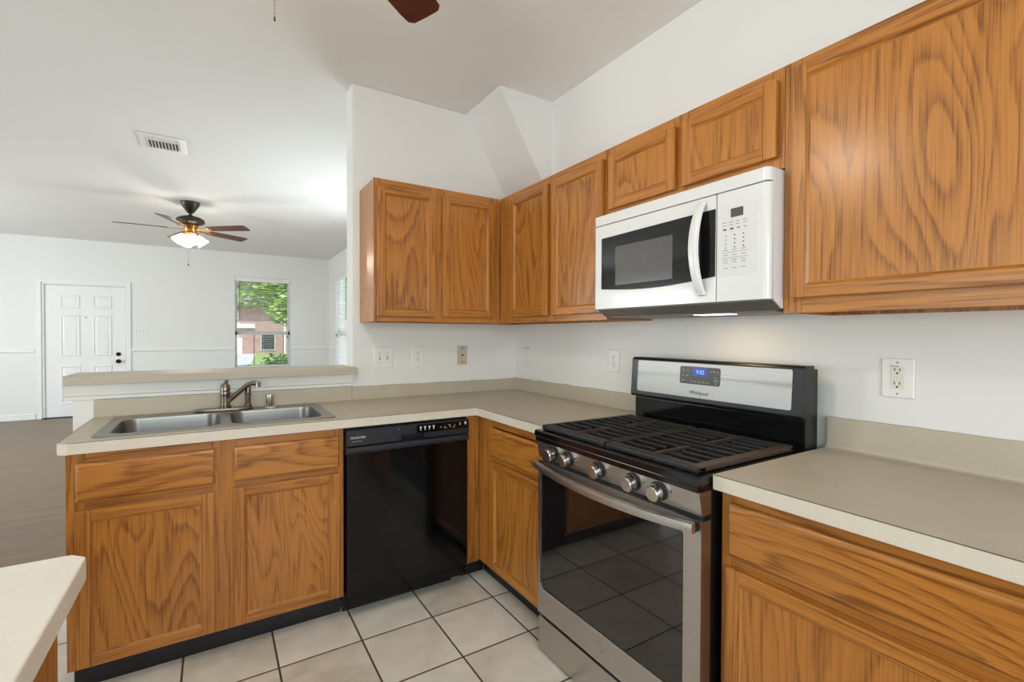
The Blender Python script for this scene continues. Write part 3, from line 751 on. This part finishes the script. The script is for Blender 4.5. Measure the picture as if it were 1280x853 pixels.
    MB().box(-.6732, -1.618, .228, -.6719, -1.600, .238).box(-.6732, -1.632, .205, -.6719, -1.612, .213).build('sticker_residue', 'legend_grey', d)
    # drawer
    dr = bx('storage_drawer', 'steel_y', t, (-.668, yd0, .012, -.630, yd1, .150), .003)
    bx('drawer_gap', 'black_plastic', t, (-.655, yd0+.004, .1505, -.630, yd1-.004, .1655))
    # backguard
    bg = MB().prism([(-.085, .895), (-.128, .895), (-.130, 1.012), (-.118, 1.020), (-.085, 1.020)], 'y', y0+.001, y1-.010, bev=.003).build('backguard_riser', 'black_enamel', t)
    p = [(-.085, 1.016), (-.146, 1.016), (-.150, 1.024), (-.140, 1.184), (-.132, 1.193), (-.075, 1.193), (-.075, 1.016)]
    bgt = MB().prism(p, 'y', y0-.001, y1+.001, bev=.0035).build('backguard', 'black_plastic', t)
    MB().box(-.0845, y0+.002, .90, -.045, y1-.012, 1.18, bev=.004).build('backguard_rear', 'range_side', t)
    # face plane of backguard: from (-.150,1.024) to (-.140,1.184)
    fd = Vector((.010, 0, .160)).normalized(); rt = Vector((0, -1, 0)); nn = Vector((-fd.z, 0, fd.x))
    def onface(yy, z, off): return Vector((-.150, yy, 1.024))+fd*((z-1.024)/fd.z)+nn*off
    Mf = Matrix((rt, fd, nn)).transposed().to_4x4(); Mf.translation = Vector((-.150, 0, 1.024))
    def face_plate(name, ya, za, yb, zb, r, o0, o1, mat, par):
        return MB(Mf).prism(rrect(-ya, za-1.024, -yb, zb-1.024, r, 4), 'z', o0, o1).build(name, mat, par)
    st = face_plate('steel_face', -1.286, 1.042, -1.972, 1.180, .008, .0001, .002, 'steel_face', bgt)
    dp = face_plate('display_panel', -1.519, 1.096, -1.704, 1.167, .008, .0021, .0035, 'display_grey', bgt)
    face_plate('clock_window', -1.582, 1.129, -1.650, 1.163, .003, .0036, .0042, 'clock_back', dp)
    text('clock_digits', '9:32', .021, 'clock_blue', dp, onface(-1.6155, 1.139, .0046), rt, fd, align='CENTER')
    text('brand_text', 'Whirlpool', .021, 'legend_dark', bgt, onface(-1.611, 1.056, .0024), rt, fd, align='CENTER')
    for yy, z, w_ in ((-1.537, 1.152, .012), (-1.558, 1.152, .010), (-1.536, 1.130, .010), (-1.554, 1.130, .012), (-1.536, 1.110, .014), (-1.578, 1.107, .010), (-1.596, 1.107, .010), (-1.614, 1.106, .010), (-1.632, 1.106, .012), (-1.650, 1.105, .010), (-1.664, 1.150, .006), (-1.677, 1.152, .008), (-1.692, 1.150, .008), (-1.685, 1.128, .010), (-1.687, 1.117, .020), (-1.687, 1.106, .008)):
        face_plate('button_mark', yy+w_/2, z-.002, yy-w_/2, z+.002, .0008, .0036, .0041, 'legend_grey', dp)
gas_range()

# ================================================================ MICROWAVE
def microwave():
    y0, y1 = -2.0185, -1.2415
    xf = -.375; z0, z1 = 1.405, 1.806
    t = thing('microwave', (-.19, (y0+y1)/2, 1.375), 'white over-the-range microwave above the gas range', 'microwave')
    m = MB().prism([(0-.002, 1.378), (-.30, 1.378), (-.345, 1.404), (-.352, z1), (-.002, z1)], 'y', y0, y1, bev=.003)
    m.build('housing', 'appliance_white', t)
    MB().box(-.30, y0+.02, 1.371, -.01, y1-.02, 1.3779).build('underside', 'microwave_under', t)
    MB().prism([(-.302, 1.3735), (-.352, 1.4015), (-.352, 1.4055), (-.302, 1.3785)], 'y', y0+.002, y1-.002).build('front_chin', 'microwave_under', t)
    bx('lamp_lens', 'lamp_lens', t, (-.25, -1.80, 1.3695, -.19, -1.66, 1.3709), .0005)
    bx('grease_filter', 'filter_mesh', t, (-.26, -1.58, 1.3695, -.06, -1.32, 1.3709), .0005)
    bx('grease_filter', 'filter_mesh', t, (-.26, -1.98, 1.3695, -.06, -1.83, 1.3709), .0005)
    # rounded front pieces: profile in x-y with softly rounded right corner
    def front(name, ya, yb, za, zb, r_left, r_right, mat):
        pts = [(-.353, ya), (xf+.002, ya)]
        if r_left: pts = [(-.353, ya), (xf+.010, ya), (xf+.004, ya-.004), (xf, ya-.010)]
        else: pts = [(-.353, ya), (xf, ya)]
        if r_right:
            n = 6; rr = .020
            for k in range(n+1):
                a = R(90*k/n); pts.append((xf+rr-rr*math.cos(a), yb+rr-rr*math.sin(a)))
            pts.append((-.353, yb))
        else: pts += [(xf, yb), (-.353, yb)]
        return MB().prism(pts, 'z', za, zb, bev=.0015, seg=1).build(name, mat, t)
    front('vent_strip', y1, y0, 1.7645, z1, True, True, 'appliance_white')
    bx('vent_seam', 'black_plastic', t, (-.368, y0+.006, 1.7615, -.3532, y1-.006, 1.7642))
    dpz0, dpz1 = z0, 1.7612
    dd = front('door', y1, -1.839, dpz0, dpz1, True, False, 'appliance_white')
    bx('door_seam', 'black_plastic', t, (-.366, -1.8425, dpz0+.004, -.3532, -1.8395, dpz1))
    cp = front('control_panel', -1.843, y0, dpz0, dpz1, False, True, 'appliance_white')
    # window with bowed lower edge
    wy0, wy1 = -1.291, -1.8385
    top = [(wy0, 1.706), (wy1, 1.714)]; bot = []
    for k in range(13):
        s = k/12; yy = wy1+(wy0-wy1)*s
        bot.append((yy, 1.490-.016*math.sin(math.pi*s)))
    MB().prism(top+bot, 'x', xf-.0022, xf-.0002).build('door_window', 'microwave_glass', dd)
    sc = [(-1.415, 1.648), (-1.69, 1.660)]
    MB().prism([(-1.375, 1.660), (-1.665, 1.660), (-1.665, 1.500), (-1.375, 1.500)], 'x', xf-.0028, xf-.0023).build('window_screen', 'microwave_screen', dd)
    # handle: bowed vertical bar
    L = []; n = 20
    for k in range(n+1):
        s = k/n; z = 1.432+(1.748-1.432)*s; b = math.sin(math.pi*s)
        xo = xf-.010-.034*b**.6; wd = .0165+.003*b; yc = -1.790+.012*math.sin(math.pi*s)
        L.append([(xo+.010, yc+wd, z), (xo+.002, yc+wd*.8, z), (xo-.002, yc, z), (xo+.002, yc-wd*.8, z), (xo+.010, yc-wd, z), (xo+.014, yc, z)])
    MB().loft(L).box(xf-.012, -1.805, 1.430, xf-.0003, -1.775, 1.445, bev=.003).box(xf-.012, -1.805, 1.735, xf-.0003, -1.775, 1.750, bev=.003).build('handle', 'appliance_white', dd)
    # keypad
    kp = MB().prism(rrect(-1.978, 1.488, -1.850, 1.716, .004, 3), 'x', xf-.0012, xf-.0002).build('keypad', 'panel_white', cp)
    MB().box(xf-.002, -1.9365, 1.674, xf-.0013, -1.894, 1.702).build('display', 'microwave_screen', kp)
    def dash(y, z, w_, h=.0022, mat='legend_grey'): MB().box(xf-.0018, y-w_/2, z-h/2, xf-.0013, y+w_/2, z+h/2).build('key_mark', mat, kp)
    for y in (-1.872, -1.895, -1.918, -1.942): dash(y, 1.660-.0, .014); dash(y, 1.651, .012)
    dash(-1.873, 1.638, .012, .005, 'legend_dark'); dash(-1.898, 1.638, .012, .005, 'legend_dark'); dash(-1.921, 1.638, .010, .005); dash(-1.944, 1.638, .010, .003)
    for z in (1.617, 1.604, 1.591, 1.578):
        for y in (-1.877, -1.908, -1.938): dash(y, z, .004, .0045, 'legend_dark' if y < -1.9 else 'legend_grey')
    for z, a in ((1.563, 'legend_grey'), (1.545, 'legend_grey')): dash(-1.908, z, .09, .0012, a)
    for z in (1.570, 1.554, 1.538, 1.530, 1.512):
        for y in (-1.877, -1.907, -1.938): dash(y, z, .016, .002)
    MB().box(xf-.0018, -1.80, 1.4285, xf-.0003, -1.775, 1.4300).build('door_mark', 'legend_grey', dd)
    l = light('microwave_lamp', 'AREA', (-.22, -1.73, 1.366), 0.4, (1, .74, .45), (0, 0, 0), .04, .04)
microwave()

# ================================================================ WALL PLATES
def plate(name, face, u, z, w, h, label, cat, mat, fill, group=None):
    """face A: wall y=0 ; B: wall x=0 ; F: far wall"""
    f = {'A': XF('A', 0), 'B': XF('B', 0), 'F': XF('A', YF)}[face]
    loc = f @ Vector((u, 0, z-h/2)); t = thing(name, loc, label, cat, group)
    L = []
    for i, w_ in ((0, .0005), (0, .004), (.003, .0065)):
        L.append([(u-w/2+i, w_, z-h/2+i), (u+w/2-i, w_, z-h/2+i), (u+w/2-i, w_, z+h/2-i), (u-w/2+i, w_, z+h/2-i)])
    MB(f).loft(L).build('cover_plate', mat, t)
    fill(f, t, u, z, mat); return t
def slots(f, par, u, z, mat='slot_dark'):
    for du in (-.0065, .0065): MB(f).box(u+du-.0012, .0086, z, u+du+.0012, .0091, z+.009).build('slot', mat, par)
    MB(f).prism([(u-.0028, z-.009), (u+.0028, z-.009), (u+.0028, z-.005), (u, z-.0035), (u-.0028, z-.005)], 'y', .0086, .0091).build('ground_hole', mat, par)
def duplex(f, t, u, z, mat):
    for dz in (.0195, -.0195):
        p = MB(f).prism(rrect(u-.0165, z+dz-.014, u+.0165, z+dz+.014, .010, 5), 'y', .0066, .0085).build('receptacle', 'plate_ivory' if mat == 'plate_tan' else mat, t)
        slots(f, p, u, z+dz)
    MB(f).cyl((u, .0066, z), (u, .0076, z), .003, seg=10).build('screw', 'legend_grey', t)
def gfci(f, t, u, z, mat):
    p = MB(f).box(u-.0165, .0066, z-.033, u+.0165, .0085, z+.033, bev=.0008).build('receptacle', 'plate_ivory', t)
    slots(f, p, u, z+.022); slots(f, p, u, z-.020)
    MB(f).box(u-.0145, .0086, z+.0015, u+.0145, .0095, z+.0065).build('reset_button', 'panel_white', p); MB(f).box(u-.0145, .0086, z-.0055, u+.0145, .0095, z-.0005).build('test_button', 'panel_white', p)
    MB(f).box(u-.004, .0086, z+.0355, u+.018, .0088, z+.0375).build('sticker', 'legend_dark', t)
    for dz in (.048, -.048): MB(f).cyl((u, .0066, z+dz), (u, .0074, z+dz), .003, seg=10).build('screw', 'legend_grey', t)
def toggles(n):
    def fn(f, t, u, z, mat):
        for k in range(n):
            uu = u+(k-(n-1)/2)*.046
            MB(f).box(uu-.005, .0066, z-.012, uu+.005, .0072, z+.012).build('toggle_slot', 'legend_grey', t)
            MB(f).prism([(.0066, z-.004), (.017, z+.004), (.016, z+.009), (.0066, z+.006)], 'x', uu-.0035, uu+.0035).build('toggle', 'plate_white', t)
            for dz in (.03, -.03): MB(f).cyl((uu, .0066, z+dz), (uu, .0073, z+dz), .0028, seg=10).build('screw', 'legend_grey', t)
    return fn
def phone(f, t, u, z, mat):
    MB(f).box(u-.006, .0066, z-.005, u+.006, .0078, z+.006).build('jack', 'door_hardware', t)
    for dz in (.045, -.045): MB(f).cyl((u, .0066, z+dz), (u, .0078, z+dz), .0042, seg=10).build('screw', 'door_hardware', t)
def blank(f, t, u, z, mat):
    for dz in (.018, -.018): MB(f).prism(rrect(u-.013, z+dz-.012, u+.013, z+dz+.012, .008, 4), 'y', .0066, .0078).build('receptacle', 'wall_paint', t)
    MB(f).box(u-.028, .0066, z+.050, u+.028, .0069, z+.053).build('paint_gap', 'legend_grey', t)
plate('switch_plate', 'A', -.931, 1.155, .116, .125, 'white two-gang switch plate on end wall, left of the white duplex outlet', 'light switch', 'plate_white', toggles(2), 'switch plates')
plate('outlet', 'A', -.715, 1.157, .080, .128, 'white duplex outlet on the end wall, between two-gang switch and tan plate', 'outlet', 'plate_white', duplex, 'wall outlets')
plate('phone_plate', 'A', -.409, 1.158, .070, .122, 'tan wall plate with one small jack, below the corner cabinets', 'wall plate', 'plate_tan', phone)
plate('outlet', 'B', -.169, 1.152, .074, .124, 'outlet painted over in wall white, right beside the room corner', 'outlet', 'wall_paint', blank, 'wall outlets')
plate('outlet', 'B', -.987, 1.157, .076, .118, 'white duplex outlet on the long wall, just left of the gas range', 'outlet', 'plate_white', duplex, 'wall outlets')
plate('outlet', 'B', -2.214, 1.164, .084, .122, 'white outlet with test and reset buttons, right of the gas range', 'outlet', 'plate_white', gfci, 'wall outlets')
plate('switch_plate', 'F', -2.79, 1.335, .20, .12, 'white multi-gang switch plate beside the front door', 'light switch', 'plate_white', toggles(4), 'switch plates')

# ================================================================ CEILING FANS
def ceiling_fan(c, label, ang, zb, zl, chain, glow, nblade=5, group=None, fob=1.0):
    t = thing('ceiling_fan', (c[0], c[1], ZC-.6), label, 'ceiling fan', group)
    x, y = c
    MB().lathe([(.092, 0), (.092, -.014), (.076, -.050), (.046, -.095), (.026, -.120), (0, -.122)], (x, y, ZC-.0005)).build('canopy', 'fan_bronze', t)
    zm = zb+.045
    MB().cyl((x, y, zm+.12), (x, y, ZC-.11), .014).build('downrod', 'fan_bronze', t)
    MB().lathe([(0, .125), (.03, .125), (.05, .112), (.095, .104), (.128, .085), (.136, .060), (.130, .040), (.095, .026), (.06, .022), (0, .022)], (x, y, zm)).build('motor_housing', 'fan_bronze', t)
    fl = MB().lathe([(.075, .021), (.078, .010), (.070, -.006), (.058, -.03), (.052, -.055), (.060, -.065), (.05, -.085), (.02, -.100), (0, -.100)], (x, y, zm)).build('light_fitter', 'fan_brass', t)
    for k in range(nblade):
        a = R(ang+k*360/nblade)
        Mb = Matrix.Translation((x, y, zb+.012)) @ Matrix.Rotation(a, 4, 'Z') @ Matrix.Rotation(R(-12), 4, 'X')
        L = []
        out = [(.20, -.050), (.30, -.058), (.60, -.068), (.645, -.066), (.662, -.050), (.664, .0), (.662, .050), (.645, .066), (.60, .068), (.30, .058), (.20, .050)]
        bl = MB(Mb).prism(out, 'z', .004, .010, bev=.002, seg=1).build('blade', 'blade_wood', t)
        ir = MB(Mb).prism([(.066, -.020), (.13, -.012), (.19, -.014), (.215, -.040), (.235, -.042), (.225, -.012), (.262, -.006), (.262, .006), (.225, .012), (.235, .042), (.215, .040), (.19, .014), (.13, .012), (.06, .020)], 'z', -.003, .0035, bev=.001, seg=1)
        ir.build('blade_iron', 'fan_brass', bl)
    for k in range(4):
        a = R(ang+20+k*90)
        dirv = Vector((math.cos(a), math.sin(a), 0))
        p0 = Vector((x, y, zm-.066))+dirv*.045; ax = (dirv*.62+Vector((0, 0, -1))*.78).normalized()
        p1 = p0+ax*.035
        MB().tube([p0, p0+dirv*.02+Vector((0, 0, .004)), p1], .011, 10).build('lamp_arm', 'fan_brass', t)
        q = Vector((0, 0, 1)).rotation_difference(ax).to_matrix().to_4x4(); q.translation = p1
        prof = [(.020, 0), (.026, .010), (.036, .03), (.046, .06), (.056, .085), (.063, .105), (.060, .105), (.053, .085), (.043, .06), (.033, .032), (.02, .012)]
        sh = MB(q).lathe(prof, close=False).build('lamp_shade', 'shade_glass', t)
        MB(q).lathe([(.010, .005), (.016, .02), (.026, .045), (.024, .062), (.012, .075), (0, .077)]).build('bulb', 'shade_glass', sh)
    cx, cy, cz = chain
    m = MB(); z = zm-.085; n = int((z-cz)/.010)
    m.cyl((cx, cy, cz), (cx, cy, z), .0009, seg=6)
    for i in range(n): m.lathe([(0, -.0022), (.0022, 0), (0, .0022)], (cx, cy, cz+i*.010), seg=6, close=False)
    ch_ = m.build('pull_chain', 'chain_metal', t)
    MB().lathe([(.0, -.02*fob), (.006*fob, -.016*fob), (.005*fob, 0), (.002, .006*fob), (0, .007*fob)], (cx, cy, cz), seg=12).build('chain_fob', 'fan_bronze', ch_)
    light('fan_lamp', 'POINT', (x, y, zm-.20), glow, (1, .9, .76), radius=.09)
ceiling_fan((-2.006, 3.516), 'bronze ceiling fan with lit glass shades in the far living room', 179, 2.425, 2.3, (-2.023, 3.40, 2.045), 18, group='ceiling fans')
ceiling_fan((-1.683, -1.612), 'ceiling fan whose dark wood blade tip hangs into the top edge', 36, 2.40, 2.2, (-1.669, -1.60, 2.02), 19, fob=.4, group='ceiling fans')

# ceiling vent
t = thing('ceiling_vent', (-2.11, 1.65, ZC-.012), 'white ceiling air vent with slanted louvres', 'vent')
fx0, fx1, fy0, fy1 = -2.255, -1.965, 1.49, 1.82
MB().prism(rect(fx0, fy0, fx1, fy1), 'z', ZC-.010, ZC-.0005, [rect(fx0+.045, fy0+.04, fx1-.045, fy1-.04)], bev=.002, seg=1).build('frame', 'vent_metal', t)
MB().box(fx0+.04, fy0+.035, ZC-.003, fx1-.04, fy1-.035, ZC-.0006).build('duct_back', 'vent_dark', t)
for k in range(10):
    xx = fx0+.052+k*(fx1-fx0-.104)/9
    MB().prism([(xx-.007, ZC-.004), (xx+.004, ZC-.020), (xx+.006, ZC-.019), (xx-.005, ZC-.0035)], 'y', fy0+.10, fy1-.04).build('louvre', 'vent_metal', t)
for k in range(3):
    yy = fy0+.05+k*.02
    MB().prism([(yy-.004, ZC-.004), (yy+.008, ZC-.018), (yy+.010, ZC-.017), (yy-.002, ZC-.0035)], 'x', fx0+.045, fx1-.045).build('louvre', 'vent_metal', t)

# ================================================================ BLINDS
def blind(axis, at, w, label, tilt, sgn=1):
    a0, z0, a1, z1 = w; e = at+sgn*.035
    def P(u, d, z): return (u, d, z) if axis == 'y' else (d, u, z)
    base = P((a0+a1)/2, e, z0); t = thing('window_blind', base, label, 'window blind', 'window blinds')
    def B(m, u0, d0, q0, u1, d1, q1, bev=0):
        p = P(u0, d0, q0); q = P(u1, d1, q1); return m.box(min(p[0], q[0]), min(p[1], q[1]), q0, max(p[0], q[0]), max(p[1], q[1]), q1, bev=bev)
    B(MB(), a0+.004, e-.036, z1-.075, a1-.004, e+.02, z1-.003, .003).build('valance', 'blind_white', t)
    m = MB(); n = int((z1-z0-.11)/.042); hw = .024
    for k in range(n):
        z = z0+.045+k*.042; c, s = math.cos(R(tilt))*hw, math.sin(R(tilt))*hw
        prof = [(e-c, z-s-.0008), (e+c, z+s-.0008), (e+c, z+s+.0008), (e, z+.0018), (e-c, z-s+.0008)]
        if axis == 'y': m.prism(prof, 'x', a0+.008, a1-.008)
        else: m.prism(prof, 'y', a0+.008, a1-.008)
    m.build('slats', 'blind_white', t)
    B(MB(), a0+.008, e-.024, z0+.006, a1-.008, e+.024, z0+.026, .002).build('bottom_rail', 'blind_white', t)
    for s in (.16, .5, .84):
        u = a0+(a1-a0)*s; m = MB(); m.cyl(P(u, e-.026, z0+.02), P(u, e-.026, z1-.07), .0008, seg=6).cyl(P(u, e+.026, z0+.02), P(u, e+.026, z1-.07), .0008, seg=6); m.build('ladder_cord', 'blind_white', t)
    u = a0+.075; MB().cyl(P(u, e-.042, z1-.80), P(u, e-.042, z1-.08), .0045, seg=8).build('tilt_wand', 'cord_dark', t)
    u = a1-.05; ko = MB().cyl(P(u, e-.040, z1-1.05), P(u, e-.040, z1-.08), .0013, seg=6).build('lift_cord', 'blind_white', t)
    MB().cyl(P(u, e-.040, z1-1.09), P(u, e-.040, z1-1.05), .012, .004, seg=10).build('cord_tassel', 'cord_dark', ko)
blind('y', YF, W1, 'white open-slat blind in the front window showing garden greenery', -4)
blind('x', XR, W2, 'white half-closed blind on the side window, at the end wall corner', 38)

# ================================================================ OUTSIDE
tag(MB().box(-40, 7.4, -.35, 40, 60, -.15).build('lawn', 'grass'), 'green lawn outside the front window', 'lawn', None, 'stuff')
struct(MB().prism([(-6, 9), (-1.2, 9), (-.55, 20), (.75, 35.9), (-6, 35.9)], 'z', -.1495, -.14).build('driveway', 'concrete'))
struct(MB().box(-60, -60, -.5, 60, 7.4, -.36).build('ground', 'concrete'))
def house():
    t = thing('brick_house', (0, 38, -.15), 'red brick house with garage across the street, seen through the front window', 'house')
    MB().prism([(-9, -.1498), (9, -.1498), (9, 3.3), (-9, 3.3)], 'y', 36, 44).build('wall', 'house_brick', t)
    MB().prism([(35.3, 3.3), (44.7, 3.3), (40, 6.2)], 'x', -9.6, 9.6).build('roof', 'shingle', t)
    bx('garage_door', 'garage_white', t, (-3.6, 35.9, -.1498, -.1, 35.995, 1.0), .02)
    bx('fascia', 'garage_white', t, (-3.7, 35.8, 1.68, .7, 35.995, 2.0), .02)
    w_ = bx('window', 'garage_white', t, (1.05, 35.92, .1, 2.0, 35.995, 1.3), .02); bx('pane', 'house_glass', w_, (1.1, 35.90, .16, 1.95, 35.919, 1.24))
    for px in (2.5, 3.2): bx('porch_post', 'garage_white', t, (px, 35.2, -.1498, px+.12, 35.32, 2.4), .01)
house()
def leaves(mb, c, rad, n, size, squash=1.0):
    for _ in range(n):
        d = Vector((random.gauss(0, 1), random.gauss(0, 1), random.gauss(0, 1))).normalized()*(random.random()**.45)
        p = Vector(c)+Vector((d.x*rad, d.y*rad, d.z*rad*squash))
        q = Matrix.Translation(p) @ Matrix.Rotation(random.random()*6.28, 4, 'Z') @ Matrix.Rotation(random.random()*3.1, 4, 'X'); s = size*random.uniform(.6, 1.3)
        vs = [mb.bm.verts.new(q @ Vector(v)) for v in ((-s, 0, 0), (0, -s*.5, s*.15), (s, 0, 0), (0, s*.5, s*.15))]
        mb.bm.faces.new(vs)
t = thing('shade_tree', (1.9, 15.5, -.149), 'leafy green tree outside, upper half of the front window', 'tree')
MB().tube([(2.1, 15.5, -.1495), (2.1, 15.5, -.1), (2.1, 15.5, .3), (2.05, 15.5, 1.2), (2.2, 15.6, 2.6), (2.0, 15.5, 4)], [.24, .22, .18, .16, .14, .1]).build('trunk', 'bark', t)
m = MB()
for c, r_, n in (((-.6, 15.5, 3.3), 1.2, 1500), ((.6, 15.4, 3.2), 1.25, 1700), ((.35, 15.2, 2.25), .75, 800), ((1.7, 15.5, 3.0), 1.4, 1400), ((-1.7, 15.7, 3.7), 1.1, 900), ((.0, 15.5, 4.4), 1.7, 1200), ((2.6, 15.4, 4.0), 1.6, 900), ((.55, 15.2, 1.85), .35, 160)): leaves(m, c, r_, n, .11)
m.build('foliage', 'leaf_tree', t, smooth=False, recalc=False)
t = thing('garden_shrub', (-.45, 9.3, -.149), 'leafy green shrub just outside the front window, lower right', 'shrub', 'garden shrubs')
m = MB(); leaves(m, (-.60, 9.3, .56), .30, 700, .04, 1.1); leaves(m, (-.26, 9.4, .52), .28, 500, .04, 1.1); m.build('foliage', 'leaf_shrub', t, smooth=False, recalc=False)
MB().tube([(-.45, 9.3, -.1495), (-.45, 9.3, -.1), (-.45, 9.3, .1), (-.48, 9.3, .3)], .02).build('stem', 'bark', t)
t = thing('garden_shrub', (-1.16, 9.2, -.149), 'small dark shrub outside the front window, lower left', 'shrub', 'garden shrubs')
m = MB(); leaves(m, (-1.16, 9.2, .48), .15, 200, .035, .9); m.build('foliage', 'leaf_dark', t, smooth=False, recalc=False)
MB().tube([(-1.16, 9.2, -.149), (-1.16, 9.2, .4)], .015).build('stem', 'bark', t)
